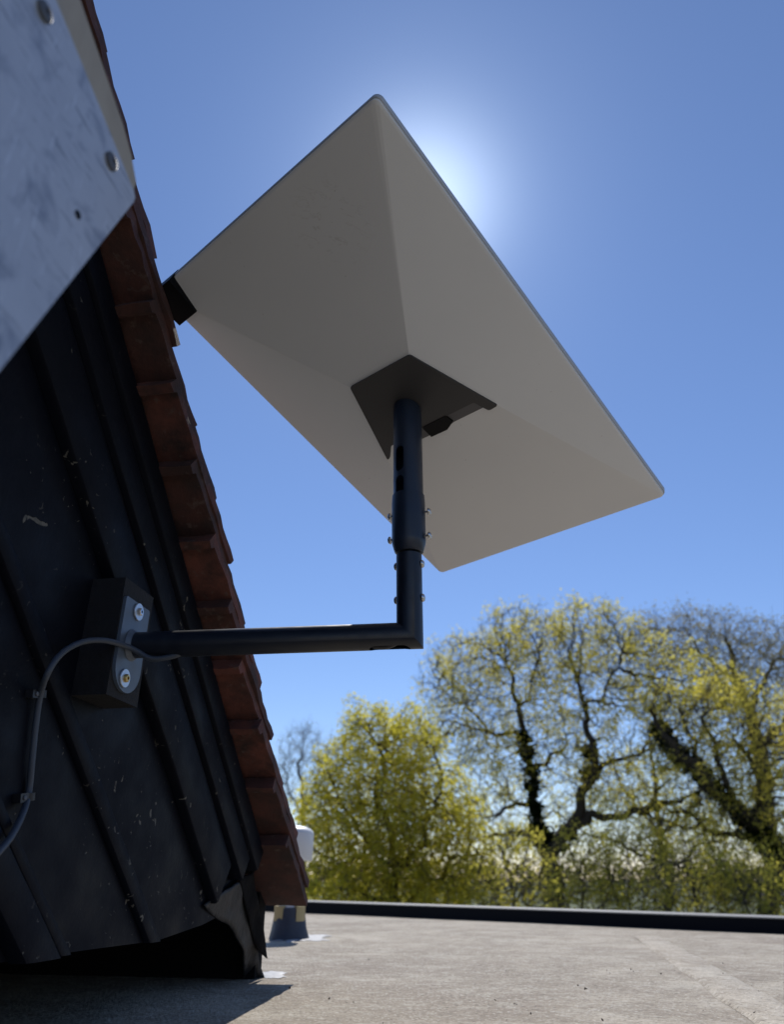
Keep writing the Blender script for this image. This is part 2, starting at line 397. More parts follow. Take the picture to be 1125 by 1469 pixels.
part_board('batten', T0, 0, -.0425, -.029, -.0435, -.030, seed=3, cutz=zb - .001)
part_board('batten', T0, -.3, -.29, -.262, -.0435, -.028, seed=4)
part_board('verge_board', T0, .335, .236, .307, -.0435, -.028, seed=5, r=.004)
part_board('verge_board', T0, .375, .3083, .350, -.0435, -.0205, seed=6, r=.0025)
part_board('verge_board', T0, .405, .3512, .391, -.0435, -.014, seed=7, r=.003)
# moulding bead on the inner edge of the widest verge board

# tiles: verge column one by one, the rest of the slope as one stepped sheet
GA = .1085; LT = .280; TT = .013; LIFT = .036; MT = .3940; OV = .030
HEADS = [-.4975, -.3994, -.2899, -.1796, -.0752, .0283, .1421, .2609, .3870]
def head(k): return HEADS[k] if k >= 0 else -.4975 + GA * k
def tile_bm(t_, o1, wd, jit=0, seed=0, LT=LT, LIFT=LIFT):
    bm = bmesh.new(); nv = 8; US = [0, .044, .056] + [.056 + .944 * i / 14 for i in range(1, 15)]; nu = len(US) - 1; skew = .006 * noise.noise(Vector((seed * 7.7, 0, 0)))
    def P(u, v_, top):
        x = LT * u; m_ = MT + LIFT * u + (TT if top else 0); o_ = o1 - wd * v_ + skew * (u - .5)
        if not top and u < .05: m_ -= .0085
        if v_ == 0: o_ += .0022 * noise.noise(Vector((x * 30, seed * 3.1, 1)))
        if u in (0, 1): x += .0028 * noise.noise(Vector((v_ * 9, seed * 2.3, u * 5)))
        q = RP(t_ + x, m_, o_)
        amp = .0011 if 0 < u < 1 and 0 < v_ < 1 else .0020
        d = Vector((noise.noise(q * 55 + Vector((seed, 0, 0))), noise.noise(q * 55 + Vector((0, seed, 9))), noise.noise(q * 55 + Vector((3, 9, seed)))))
        return q + d * amp
    top = [[bm.verts.new(P(US[i], j / nv, 1)) for j in range(nv + 1)] for i in range(nu + 1)]
    bot = [[bm.verts.new(P(US[i], j / nv, 0)) for j in range(nv + 1)] for i in range(nu + 1)]
    for i in range(nu):
        for j in range(nv):
            bm.faces.new((top[i][j], top[i + 1][j], top[i + 1][j + 1], top[i][j + 1]))
            bm.faces.new((bot[i][j], bot[i][j + 1], bot[i + 1][j + 1], bot[i + 1][j]))
    for i in range(nu):
        for j in (0, nv): bm.faces.new((top[i][j], bot[i][j], bot[i + 1][j], top[i + 1][j]))
    for j in range(nv):
        for i in (0, nu): bm.faces.new((top[i][j], top[i][j + 1], bot[i][j + 1], bot[i][j]))
    es = [e for e in bm.edges if len(e.link_faces) == 2 and e.calc_face_angle(0) > R(60)]
    bmesh.ops.bevel(bm, geom=es, offset=.0016, segments=2, profile=.5, affect='EDGES', clamp_overlap=True)
    return bm
rt = random.Random(3)
kmin, kmax = -16, 9
last_t = .4395 + .5 * 0
for k in range(kmin, kmax):
    t_ = head(k); kw = dict(LT=.182, LIFT=.020) if k == 8 else {}
    from_bm('verge_tile', tile_bm(t_, OV + rt.uniform(-.0045, .0035), .165, seed=k, **kw), M_tile, bld, smooth=40)
bm = bmesh.new()
for k in range(kmin, 9):
    t_ = head(k); LQ = .182 if k == 8 else LT; LF = .020 if k == 8 else LIFT
    for c_ in range(12):
        o1 = OV - .168 - c_ * .168 + (.084 if k % 2 else 0)
        wd = .165
        if k % 2 and c_ == 0: o1 = OV - .168; wd = .080
        elif k % 2: o1 = OV - .168 - .084 - (c_ - 1) * .168
        a_ = [RP(t_, MT, o1), RP(t_ + LQ, MT + LF, o1), RP(t_ + LQ, MT + LF + TT, o1), RP(t_, MT + TT, o1)]
        solid_prism(bm, a_, [p - NW * wd for p in a_])
from_bm('roof_tiles', bm, M_tiletop, bld)
# body behind the gable wall: battens' deck and side, closed so it holds from other viewpoints
bm = bmesh.new()
bp = [(-2.6, -.050), (.60, -.050), pt(.34, .380), pt(-2.6, .380), (-2.6, pt(-2.6, .380)[1])]
solid_prism(bm, [WP(s, z, -.0755) for s, z in bp], [WP(s, z, -2.1) for s, z in bp]); from_bm('core', bm, M_void, bld)
bm = bmesh.new()      # upstand at the recessed foot, near black to paint in the void's shade
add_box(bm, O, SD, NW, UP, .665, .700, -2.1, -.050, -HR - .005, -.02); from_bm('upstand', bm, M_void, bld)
bm = bmesh.new()      # felt deck under the tiles
solid_prism(bm, [RP(-2.6, .3820, -.0385), RP(.45, .3820, -.0385), RP(.45, .3915, -.0385), RP(-2.6, .3915, -.0385)], [RP(-2.6, .3820, -2.1), RP(.45, .3820, -2.1), RP(.45, .3915, -2.1), RP(-2.6, .3915, -2.1)])
from_bm('deck', bm, M_void, bld)

# ragged flashing at the foot of the corner
def sheet(name, pts, mat_, parent, th_=.003, sub=5, amp=.006, seed=0):
    bm = bmesh.new(); vs = [bm.verts.new(p) for p in pts]; f = bm.faces.new(vs)
    bmesh.ops.triangulate(bm, faces=bm.faces[:])
    for _ in range(sub): bmesh.ops.subdivide_edges(bm, edges=[e for e in bm.edges if e.calc_length() > .012], cuts=1, use_grid_fill=True)
    bmesh.ops.triangulate(bm, faces=bm.faces[:])
    for v_ in bm.verts:
        q = v_.co * 28 + Vector((seed, 0, 0)); v_.co += Vector((noise.noise(q), noise.noise(q + Vector((7, 0, 0))), noise.noise(q + Vector((0, 7, 0))))) * amp
    o = from_bm(name, bm, mat_, parent, smooth=70)
    m = o.modifiers.new('thick', 'SOLIDIFY'); m.thickness = th_; return o
def aw(x, y, o):  s, z = on_wall(x, y, o); return WP(s, z, o)
foot = on_roof(378, 1402); foot2 = on_roof(350, 1404)
sheet('corner_flashing', [aw(292, 1300, -.040), aw(310, 1284, -.036), aw(345, 1262, -.036), aw(354, 1300, -.042), aw(364, 1345, -.046), foot + Vector((0, 0, -.002)), foot2 + Vector((0, 0, -.002)), aw(347, 1365, -.052), aw(334, 1335, -.048), aw(312, 1318, -.045)], M_lead, bld, seed=2, amp=.0035)
sheet('felt_flap', [aw(341, 1263, -.034), aw(361, 1250, -.034), aw(368, 1290, -.034), aw(375, 1325, -.036), aw(382, 1373, -.038), aw(372, 1366, -.042), aw(362, 1350, -.045), aw(352, 1305, -.038)], M_void, bld, amp=.003, seed=5)

# sealant smears
def blob(name, c, rx, ry, rot, seed, label, lift=.002, h=.0022):
    bm = bmesh.new(); n = 64; ctr = bm.verts.new((c.x, c.y, -HR + h)); rings = []
    for k in (.35, .7, 1.0):
        row = []
        for i in range(n):
            a = 2 * math.pi * i / n; r_ = 1 + .7 * noise.noise(Vector((math.cos(a) * 1.6, math.sin(a) * 1.6, seed))) + .75 * noise.noise(Vector((math.cos(a) * 5, math.sin(a) * 5, seed)))
            x = rx * math.cos(a) * r_ * k; y = ry * math.sin(a) * r_ * k
            row.append(bm.verts.new((c.x + x * math.cos(rot) - y * math.sin(rot), c.y + x * math.sin(rot) + y * math.cos(rot), -HR + (h * (1 - k ** 3) + .0006))))
        rings.append(row)
    for i in range(n): bm.faces.new((ctr, rings[0][i], rings[0][(i + 1) % n]))
    for a_, b_ in zip(rings, rings[1:]):
        for i in range(n): bm.faces.new((a_[i], b_[i], b_[(i + 1) % n], a_[(i + 1) % n]))
    return tag(from_bm(name, bm, M_silver, smooth=60), label, 'sealant')
blob('sealant_smear', on_roof(388, 1398), .028, .045, .2, 3, 'silvery sealant smear on the roof at the foot of the gable corner')
V0 = on_roof(414, 1347)
blob('sealant_smear', V0 + Vector((.03, .06, 0)), .085, .15, .1, 8, 'silvery sealant smear on the roof around the vent pipe base')

# ------------------------------------------------------------------ vent pipe
vp = thing('vent_pipe', V0, 'white domed vent pipe standing on the flat roof behind the tile edge', 'vent pipe')
pxm = 1188 / V0.y
bm = bmesh.new(); add_lathe(bm, V0, UP, [(-.01, .066), (0, .064), (.03, .056), (.062, .050), (.085, .048), (.088, .030)], 40)
for v_ in bm.verts: v_.co += Vector((noise.noise(v_.co * 25), noise.noise(v_.co * 25 + UP * 5), 0)) * .006
from_bm('collar', bm, M_leadblue, vp, smooth=45)
for a0, a1 in ((200, 250), (300, 345), (80, 120)):
    bm = bmesh.new(); pts_a = []
    for k in range(9):
        a = R(a0 + (a1 - a0) * k / 8); pts_a.append((math.cos(a), math.sin(a)))
    outer = [[V0 + Vector((x * r_, y * r_, z)) for x, y in pts_a] for r_, z in ((.0515, .050), (.0515, .092), (.034, .094), (.034, .050))]
    V = [[bm.verts.new(p) for p in row] for row in outer]
    for i in range(4):
        for j in range(8): bm.faces.new((V[i][j], V[i][j + 1], V[(i + 1) % 4][j + 1], V[(i + 1) % 4][j]))
    bm.faces.new([V[i][0] for i in range(4)]); bm.faces.new([V[i][8] for i in (3, 2, 1, 0)])
    from_bm('joint_sealant', bm, M_foam, vp, smooth=40)
bm = bmesh.new(); add_lathe(bm, V0, UP, [(0, .033), (.27, .033)], 40); from_bm('pipe', bm, M_pvc, vp, smooth=45)
CH = .222
bm = bmesh.new(); add_lathe(bm, V0, UP, [(CH, .034), (CH, .060), (CH + .004, .0630), (CH + .055, .0650), (CH + .082, .0650), (CH + .088, .0632), (CH + .097, .052), (CH + .103, .036), (CH + .106, .018), (CH + .107, .002)], 48)
cowl = from_bm('cowl', bm, M_pvc, vp, smooth=50)
VS = HR / .18 * 1.08
for o in [q for q in bpy.data.objects if q.parent is vp]:
    o.data.transform(Matrix.Scale(VS, 4))

# ------------------------------------------------------------------ wall mount: block, plate, arm
KS = 1.02
E_ = Vector((.0191, .7676, .2353)) * KS; AR = .0146
bm = bmesh.new(); add_box(bm, O, SD, NW, UP, -.0300, .040, -.0440, -.0035, .1765, .3090); bevel_all(bm, .003, 2)
bk = from_bm('mounting_block', bm, M_block, smooth=35); tag(bk, 'black stained timber block fixed to the boarded wall behind the mount plate', 'mounting block')
wm = thing('wall_mount_arm', WP(0, .2353, 0), 'dark tubular arm bolted to the black block and bent upward to hold the flat antenna', 'antenna mount')
# plate: square top, half-round foot
bm = bmesh.new(); hw = .0285; pts = [(-hw + .002, .2877), (-hw, .2857)]
pts = [(hw, .2857), (hw - .002, .2877), (-hw + .002, .2877), (-hw, .2857)]
for k in range(0, 25):
    a = math.pi + math.pi * k / 24; pts.append((hw * math.cos(a), .2130 + hw * math.sin(a)))
sx = .0005
solid_prism(bm, [WP(s + sx, z, 0.0005) for s, z in pts], [WP(s + sx, z, -.0034) for s, z in pts])
from_bm('mount_plate', bm, M_plate, wm)
# weld collar
A0 = WP(0, .2377, 0)
# mitred tube: horizontal arm to vertical riser
elbow = Vector((E_.x, E_.y, .2377)); AW = (elbow - A0).normalized(); ASD = Vector((-AW.y, AW.x, 0))
n = 64; bm = bmesh.new()
side = ASD; dirh = AW
def ring_h(o_, r): c = A0 + AW * o_; return [c + side * math.cos(2 * math.pi * k / n) * r + UP * math.sin(2 * math.pi * k / n) * r for k in range(n)]
Lh = (elbow - A0).dot(AW)
A0e = elbow - AW * Lh
def miter_tube(bm, r, s0, ztop):
    rings = []
    c0 = A0e + AW * s0
    a = [c0 + side * math.cos(2 * math.pi * k / n) * r + UP * math.sin(2 * math.pi * k / n) * r for k in range(n)]
    b_ = []; d_ = []
    for k in range(n):
        ss = side * math.cos(2 * math.pi * k / n) * r; z = math.sin(2 * math.pi * k / n) * r
        b_.append(elbow + ss + UP * z - AW * z)          # mitre plane
        d_.append(Vector((elbow.x, elbow.y, ztop)) + ss - AW * z)
    add_rings(bm, [a, b_, d_])
ZT = .326
miter_tube(bm, AR, .0006, ZT + .006)
arm = from_bm('arm_tube', bm, M_arm, wm, smooth=28)
bmi = bmesh.new()
miter_tube(bmi, AR - .002, .01, ZT + .02); inner = from_bm('inner_cut', bmi, None, wm)
def obround_prism(c, ax, bx, dz, half, r, depth, name='cut'):
    """obround of half length along ax, radius r, extruded along dz"""
    bm = bmesh.new(); p = []
    for k in range(13): a = -math.pi / 2 + math.pi * k / 12; p.append(c + ax * (half + r * math.cos(a)) + bx * r * math.sin(a))
    for k in range(13): a = math.pi / 2 + math.pi * k / 12; p.append(c + ax * (-half + r * math.cos(a)) + bx * r * math.sin(a))
    solid_prism(bm, [q - dz * depth for q in p], [q + dz * depth for q in p]); return bm
cut = from_bm('slot_cut', obround_prism(elbow - AW * .022 - UP * AR, AW, ASD, UP, .0150, .0075, .008), None, wm)
boolean(arm, [inner, cut])
bm = bmesh.new(); add_lathe(bm, A0e, AW, [(.0006, AR + .0035), (.0025, AR + .002), (.005, AR + .0005), (.006, AR)], 48); from_bm('weld_bead', bm, M_plate, wm, smooth=60)
bm = bmesh.new(); add_path(bm, catmull([elbow - AW * .05 - UP * .004, elbow - AW * .035 - UP * .0105, elbow - AW * .02 - UP * .009, elbow - AW * .005 + UP * .002, elbow + UP * .03]), .0035, 10)
from_bm('inner_cable', bm, M_clip, wm, smooth=60)
# plate bolts
for (x, y, mm) in ((198, 878, M_steel), (178, 973, M_brass)):
    s, z = on_wall(x, y, 0.001); c = WP(s, z, .0006)
    bm = bmesh.new(); add_lathe(bm, c, NW, [(0, .0098), (.0012, .0102), (.0020, .0098), (.0020, .004)], 36)
    ws = from_bm('washer', bm, M_zinc, wm, smooth=40)
    bm = bmesh.new(); add_lathe(bm, c + NW * .002, NW, [(0, .0046), (.0022, .0044), (.0032, .0034), (.0032, .0019), (.0012, .0017)], 6 if mm is M_steel else 24)
    from_bm('screw_head', bm, mm, ws, smooth=30)

# antenna mast + coupling collar
MX = Vector((.0191, .7676, 0)) * KS
def mz(y): r = ray(583.5, y); return r.z * MX.y / r.y
SAX = Vector((math.cos(R(17)), -math.sin(R(17)), 0)); SPX = Vector((SAX.y, -SAX.x, 0))
RU = .0178
bm = bmesh.new()
zc0, zc1 = mz(793), mz(714)
add_lathe(bm, MX, UP, [(zc0 - .001, AR + .0002), (zc0 + .001, .0166), (mz(781), .0192), (mz(777), .0197), (mz(724), .0197), (zc1 + .0012, .0192), (zc1, .0186), (zc1, .0170)], 72)
col_ = from_bm('coupling_collar', bm, M_mast, wm, smooth=40)
bm = bmesh.new(); add_lathe(bm, MX + NW * 0, UP, [(0, .0205), (.0165, .0195), (.0172, .018)], 8); bm.free()
def pan_screw(c, d, shaft, par):
    bm = bmesh.new()
    add_lathe(bm, c, d, [(-.002, .0016), (shaft, .0016), (shaft, .0044), (shaft + .0009, .0046), (shaft + .0022, .0040), (shaft + .0031, .0028), (shaft + .0034, .0016), (shaft + .0022, .0010)], 20)
    return from_bm('set_screw', bm, M_steel, par, smooth=45)
for y, yl in ((734, 742), (768, 776)):
    zz = (mz(y) + mz(yl)) / 2
    pan_screw(MX + UP * zz + SAX * .0195, SAX, .0042, col_); pan_screw(MX + UP * zz - SAX * .0195, -SAX, .0025, col_)
for y in (811, 859.5):
    pan_screw(MX + UP * mz(y) + SAX * (AR - .0005), SAX, .0004, arm); pan_screw(MX + UP * mz(y) - SAX * (AR - .0005), -SAX, .0004, arm)

# ------------------------------------------------------------------ the flat antenna
DP = [Vector(p) for p in ((-.0149, .4547, .6693), (-.2956, .7102, .6611), (.0792, 1.1162, .4431), (.3599, .8607, .4513))]
DP = [p * KS for p in DP]
DC = sum(DP, Vector()) / 4
DU = ((DP[3] - DP[0]) + (DP[2] - DP[1])).normalized(); DN = DU.cross(DP[1] - DP[0]).normalized()
if DN.z < 0: DN = -DN
DV = DN.cross(DU).normalized()
if DV.dot(DP[1] - DP[0]) < 0: DV = -DV
HU, HV = .297 * KS, .190 * KS
an = thing('flat_antenna', MX + UP * (zc1), 'large rectangular flat white antenna seen from behind on a dark mast against the sun', 'antenna')
def D(u, v_, h): return DC + DU * u + DV * v_ + DN * h          # h > 0: sky side
def rrect(hu, hv, r, h, k=10):
    p = []
    for (cx_, cy_, a0) in ((hu - r, hv - r, 0), (-hu + r, hv - r, 90), (-hu + r, -hv + r, 180), (hu - r, -hv + r, 270)):
        for i in range(k + 1):
            a = R(a0 + 90 * i / k); p.append(D(cx_ + r * math.cos(a), cy_ + r * math.sin(a), h))
    return p
# front slab with its glassy edge
bm = bmesh.new(); add_rings(bm, [rrect(HU - .0005, HV - .0005, .0075, .0012), rrect(HU, HV, .008, .0020), rrect(HU, HV, .008, .0075), rrect(HU - .0015, HV - .0015, .0075, .0090)])
from_bm('front_slab', bm, M_face, an, smooth=40)
# back shell: faceted hip shape from the rim down to the hatch
HK = -.0370; HB = .1150
def HH(u): return HK + HB * u
HN = DN - DU * HB
def on_hatch(x, y, h=0):
    r = ray(x, y); X = r * ((DC.dot(HN) + HK + h) / r.dot(HN)); return (X - DC).dot(DU), (X - DC).dot(DV)
hc4 = [on_hatch(587, 510), on_hatch(503, 556), on_hatch(555.5, 659), on_hatch(714, 581.5)]    # (-,-), (-,+), (+,+), (+,-)
bm = bmesh.new()
hu_, hv_ = HU - .0018, HV - .0018
rc = [(-hu_, -hv_), (-hu_, hv_), (hu_, hv_), (hu_, -hv_)]
def rcorner(i, r=.0065, k=4):
    sx_, sy_ = (1 if rc[i][0] > 0 else -1), (1 if rc[i][1] > 0 else -1); out = []
    cx_, cy_ = rc[i][0] - sx_ * r, rc[i][1] - sy_ * r
    a0 = math.atan2(0, sx_) ; 
    for j in range(k + 1):
        f = math.pi / 2 * j / k; out.append((cx_ + sx_ * r * math.cos(f), cy_ + sy_ * r * math.sin(f)))
    return out
# loops counter: build ring of the rim as list, with each corner's fan collapsing on a hatch corner through a ridge line
loop = []
order = {0: False, 1: True, 2: False, 3: True}
for i in range(4):
    c_ = rcorner(i)
    if i == 0: c_ = c_[::-1]     # from v-side to u-side
    if i == 1: c_ = c_
    if i == 2: c_ = c_[::-1]
    if i == 3: c_ = c_
    loop.append(c_)
# order around: corner0 (-,-) -> corner1 (-,+) -> corner2 (+,+) -> corner3 (+,-)
loop[0] = loop[0]; ring = []
for i in range(4):
    c_ = loop[i]
    nxt = rc[(i + 1) % 4]
    if (Vector(c_[0]) - Vector(nxt)).length < (Vector(c_[-1]) - Vector(nxt)).length: c_ = c_[::-1]
    loop[i] = c_
top = [[bm.verts.new(D(u, v_, .0012)) for u, v_ in c_] for c_ in loop]
rim = [[bm.verts.new(D(u, v_, -.0022)) for u, v_ in c_] for c_ in loop]
lipf = .992
lip = [[bm.verts.new(D(u * lipf, v_ * (1 - (1 - lipf) * HU / HV), -.0034)) for u, v_ in c_] for c_ in loop]
hv4 = [bm.verts.new(D(u, v_, HH(u))) for u, v_ in hc4]
for A_, B_ in ((top, rim), (rim, lip)):
    for i in range(4):
        for j in range(4): bm.faces.new((A_[i][j], A_[i][j + 1], B_[i][j + 1], B_[i][j]))
        bm.faces.new((A_[i][4], A_[(i + 1) % 4][0], B_[(i + 1) % 4][0], B_[i][4]))
for i in range(4):
    for j in range(4): bm.faces.new((lip[i][j], lip[i][j + 1], hv4[i]))
    bm.faces.new((lip[i][4], lip[(i + 1) % 4][0], hv4[(i + 1) % 4], hv4[i]))
bm.faces.new(hv4)
bm.faces.new([v_ for c_ in top for v_ in c_])
bmesh.ops.recalc_face_normals(bm, faces=bm.faces)
rid = [e for e in bm.edges if any(v_ in hv4 for v_ in e.verts) and not all(v_ in hv4 for v_ in e.verts)]
mid = []
for i in range(4):
    c = lip[i][2]
    mid += [e for e in rid if c in e.verts]
bmesh.ops.dissolve_edges(bm, edges=[e for e in rid if e not in mid and any(v_ in [lip[i][j] for i in range(4) for j in (1, 3)] for v_ in e.verts)], use_verts=False)
from_bm('back_shell', bm, M_shell, an, smooth=2.5)
# faint scuffs rubbed into the upper left panel
_t = M_shell.node_tree; _b = _t.nodes['Principled BSDF']; _old = _b.inputs['Base Color'].links[0].from_socket
_u, _v = on_hatch(462, 345, .015); _c = D(_u, _v, 0) - Vector(an.location)
_tc = N(_t, 'ShaderNodeTexCoord'); _ds = N(_t, 'ShaderNodeVectorMath', operation='DISTANCE'); _t.links.new(_tc.outputs['Object'], _ds.inputs[0]); _ds.inputs[1].default_value = _c
_zone = ramp(_t, mth(_t, 'MULTIPLY', _ds.outputs['Value'], 10.0), [(.25, (1,) * 3), (.62, (0,) * 3)])
_sc = ramp(_t, nz(_t, coord(_t, (1, 2.2, 1), (0, 0, .6)), 34, 5, .65, 2.2), [(.575, (0,) * 3), (.60, (.5,) * 3), (.625, (0,) * 3)])
_t.links.new(mixc(_t, mth(_t, 'MULTIPLY', _zone, _sc), _old, (.40, .39, .39)), _b.inputs['Base Color'])
# hatch plate with the notch for the cable
def hp(x, y): return on_hatch(x, y, -.0022)
ho = [hp(587, 509.5), hp(502, 556), hp(556, 660), hp(559.5, 657), hp(561, 640), hp(606.5, 614), hp(680, 577.4), hp(693, 584.8), hp(702, 589.2), hp(714.5, 582)]
def round_poly(P, r=.003, k=4):
    out = []; m_ = len(P)
    for i in range(m_):
        p = Vector(P[i]); a = (Vector(P[i - 1]) - p); b_ = (Vector(P[(i + 1) % m_]) - p); rr = min(r, a.length * .4, b_.length * .4)
        p0 = p + a.normalized() * rr; p1 = p + b_.normalized() * rr
        for j in range(k + 1):
            f = j / k; out.append(((p0 * (1 - f) + p * f) * (1 - f) + (p * (1 - f) + p1 * f) * f))
    return out
hr = round_poly(ho)
bm = bmesh.new(); solid_prism(bm, [D(u, v_, HH(u) - .0022) for u, v_ in hr], [D(u, v_, HH(u) + .002) for u, v_ in hr])
hatch = from_bm('hatch_cover', bm, M_hatch, an)
# recess ledge and the connector below the notch
def slab(name, px, h0, h1, m_, par, bev=0):
    q = [on_hatch(x, y, h0) for x, y in px]; bm = bmesh.new(); solid_prism(bm, [D(u, v_, HH(u) + h0) for u, v_ in q], [D(u, v_, HH(u) + h1) for u, v_ in q])
    if bev: bevel_all(bm, bev, 2)
    return from_bm(name, bm, m_, par)
slab('cable_recess', [(604, 612), (680, 575), (694, 584.5), (652, 605), (640, 614), (604, 630.5)], -.0004, .006, M_ledge, hatch)
slab('cable_connector', [(607, 613), (639, 597), (650, 605), (642, 616.5), (619, 627), (607, 615)], -.0030, .004, M_port, hatch, .0006)
# mast: upper tube of the antenna
bm = bmesh.new()
ztop = [ ]
nn = 72; r_ = RU
dn_ = DN
base_ring, top_ring, t2 = [], [], []
for k in range(nn):
    a = 2 * math.pi * k / nn; p = MX + Vector((math.cos(a) * r_, math.sin(a) * r_, 0))
    base_ring.append(p + UP * (zc1 - .02))
    zt = (DC.dot(HN) + HK - .0020 - p.dot(HN)) / HN.z
    t2.append(p + UP * (zt - .004)); 
    p3 = MX + Vector((math.cos(a) * r_ * .96, math.sin(a) * r_ * .96, 0)); top_ring.append(p3 + UP * ((DC.dot(HN) + HK - .0020 - p3.dot(HN)) / HN.z))
add_rings(bm, [base_ring, t2, top_ring]); mast = from_bm('mast', bm, M_mast, an, smooth=40)
bm = bmesh.new(); add_lathe(bm, MX, UP, [(zc1 - .03, RU - .002), (mz(590), RU - .002)], 48); inn = from_bm('cut_in', bm, None, an)
sdv = Vector((-.62, -.785, 0)).normalized(); sdx = Vector((-sdv.y, sdv.x, 0))
def slot(y0, y1):
    z1, z0 = mz(y0), mz(y1); r = .0058
    return from_bm('cut_s', obround_prism(MX + sdv * RU + UP * (z0 + z1) / 2, UP, sdx, sdv, (z1 - z0) / 2 - r, r, .010), None, an)
boolean(mast, [inn, slot(648, 683), slot(690, 722)])
bm = bmesh.new(); add_path(bm, [MX + UP * (zc1 - .02) + Vector((.002, .004, 0)), MX + UP * (mz(600))], .0035, 10); from_bm('mast_cable', bm, M_clip, an, smooth=60)
# black clip round the corner next to the tiles
bm = bmesh.new()
cl = [(-HU - .0008, HV + .0008), (-HU + .0495, HV + .0008), (-HU + .0495, HV - .0225), (-HU - .0008, HV - .0262)]
def on_face(x, y, h): r = ray(x, y); X = r * ((DC.dot(DN) + h) / r.dot(DN)); return (X - DC).dot(DU), (X - DC).dot(DV)
ca, cb_ = on_face(281, 448, -.0150), on_face(265.5, 460.5, -.0150); cc = on_face(241.5, 402, -.0150)
cl = [(-HU - .0012, HV + .0012), (cb_[0], HV + .0012), ca, cc]
solid_prism(bm, [D(u, v_, -.0150) for u, v_ in cl], [D(u, v_, .0125) for u, v_ in cl]); bevel_all(bm, .0015, 2)
from_bm('edge_clip', bm, M_port, an)

# ------------------------------------------------------------------ cable and its clips
cpt = [(330, 937, .135), (285, 938, .10), (245, 940, .062), (215, 939, .030), (196, 934, .014), (178, 926, .004), (150, 919, -.004), (122, 920, -.014), (98, 930, -.018), (80, 946, -.020), (66, 970, -.024),
       (57, 998, -.036), (50, 1045, -.0385), (45, 1095, -.0385), (40, 1140, -.0395), (30, 1172, -.028), (14, 1202, -.019), (-8, 1228, -.015), (-60, 1285, -.018), (-140, 1370, -.020)]
cp3 = [aw(x, y, o_) for x, y, o_ in cpt]
# the first stretch lies against the underside of the arm
for i in range(4):
    q, z_, sd_ = ((.074, -.003, 0), (.058, -.0125, -.002), (.044, -.0170, -.005), (.028, -.0180, -.008))[i]; cp3[i] = A0e + AW * q + ASD * sd_ + UP * z_
bm = bmesh.new(); add_path(bm, catmull(cp3, 10), .0031, 14)
cb = from_bm('cable', bm, M_cable, smooth=60); tag(cb, 'slate grey cable looping from under the arm down the black boards', 'cable')
for (x, y, up, lab) in ((57, 996, Vector((0, 0, 1)), 'small black cable clip on the boards just below the cable bend'), (40, 1143, Vector((0, 0, 1)), 'small black cable clip on the boards, the lower one near the left edge')):
    s, z = on_wall(x, y, -.0395); c = WP(s, z, -.044)
    d = (aw(x - 2, y + 20, -.0395) - aw(x + 2, y - 20, -.0395)).normalized(); nx_ = -d.cross(NW).normalized()
    rt_ = thing('cable_clip', c, lab, 'cable clip', 'clips holding the cable to the boards')
    bm = bmesh.new(); add_lathe(bm, c + NW * .0045 - d * .0035, d, [(0, .0040), (0, .0060), (.007, .0060), (.007, .0040)], 24, caps=False)
    from_bm('saddle', bm, M_clip, rt_, smooth=40)
    bm = bmesh.new(); add_box(bm, c, nx_, d, NW, -.017, -.0045, -.0040, .0040, .0002, .0085); bevel_all(bm, .0012, 2); hb = from_bm('nail_block', bm, M_clip, rt_, smooth=40)
    bm = bmesh.new(); add_lathe(bm, c + nx_ * -.011 + NW * .008, NW, [(0, .0022), (.0015, .0022), (.0019, .001)], 16); from_bm('nail', bm, M_dullscrew, hb, smooth=40)

# ------------------------------------------------------------------ sheet metal bracket close to the camera
BO = .225
s0, z0 = on_wall(196, 284, BO)
sa, za = on_wall(80, 0, BO); sb, zb2 = on_wall(0, 531, BO)
e1 = Vector((sa - s0, za - z0)).normalized(); e2 = Vector((sb - s0, zb2 - z0)).normalized()
br = thing('sheet_metal_bracket', WP(s0 - .1, z0 - .1, BO), 'out of focus scuffed galvanised metal bracket with screws, close up at the top left', 'bracket')
P2 = lambda a, b_: (s0 + e1.x * a + e2.x * b_, z0 + e1.y * a + e2.y * b_)
bm = bmesh.new(); pl = [P2(0, .006), P2(.001, .002), P2(.004, 0), P2(.26, 0), P2(.26, .42), P2(0, .42)]
solid_prism(bm, [WP(s, z, BO) for s, z in pl], [WP(s, z, BO - .0022) for s, z in pl]); from_bm('metal_plate', bm, M_galv, br)
bm = bmesh.new(); q0 = on_wall(195, 262, BO - .004); q0b = on_wall(188, 222, BO - .004); q1 = on_wall(176, 178, BO - .004); q2 = on_wall(112, -8, BO - .004); 
pl = [q0, q0b, q1, q2, (q2[0] - .15, q2[1] + .03), (q2[0] - .15, q2[1] - .1), (q0[0] - .004, q0[1] - .03)]
solid_prism(bm, [WP(s, z, BO - .004) for s, z in pl], [WP(s, z, BO - .012) for s, z in pl]); bevel_all(bm, .003, 2); from_bm('backing_board', bm, M_board, br)
for x, y in ((158, 232), (62, 17)):
    s, z = on_wall(x, y, BO); c = WP(s, z, BO)
    bm = bmesh.new(); add_lathe(bm, c, NW, [(0, .0052), (.0016, .0050), (.0024, .0036), (.0024, .0016), (.0008, .0012)], 28); from_bm('screw', bm, M_dullscrew, br, smooth=40)
s, z = on_wall(111, 308, BO); bm = bmesh.new(); add_lathe(bm, WP(s, z, BO + .0003), NW, [(0, .0024), (.0002, .0022)], 20); from_bm('screw_hole', bm, M_port, br)

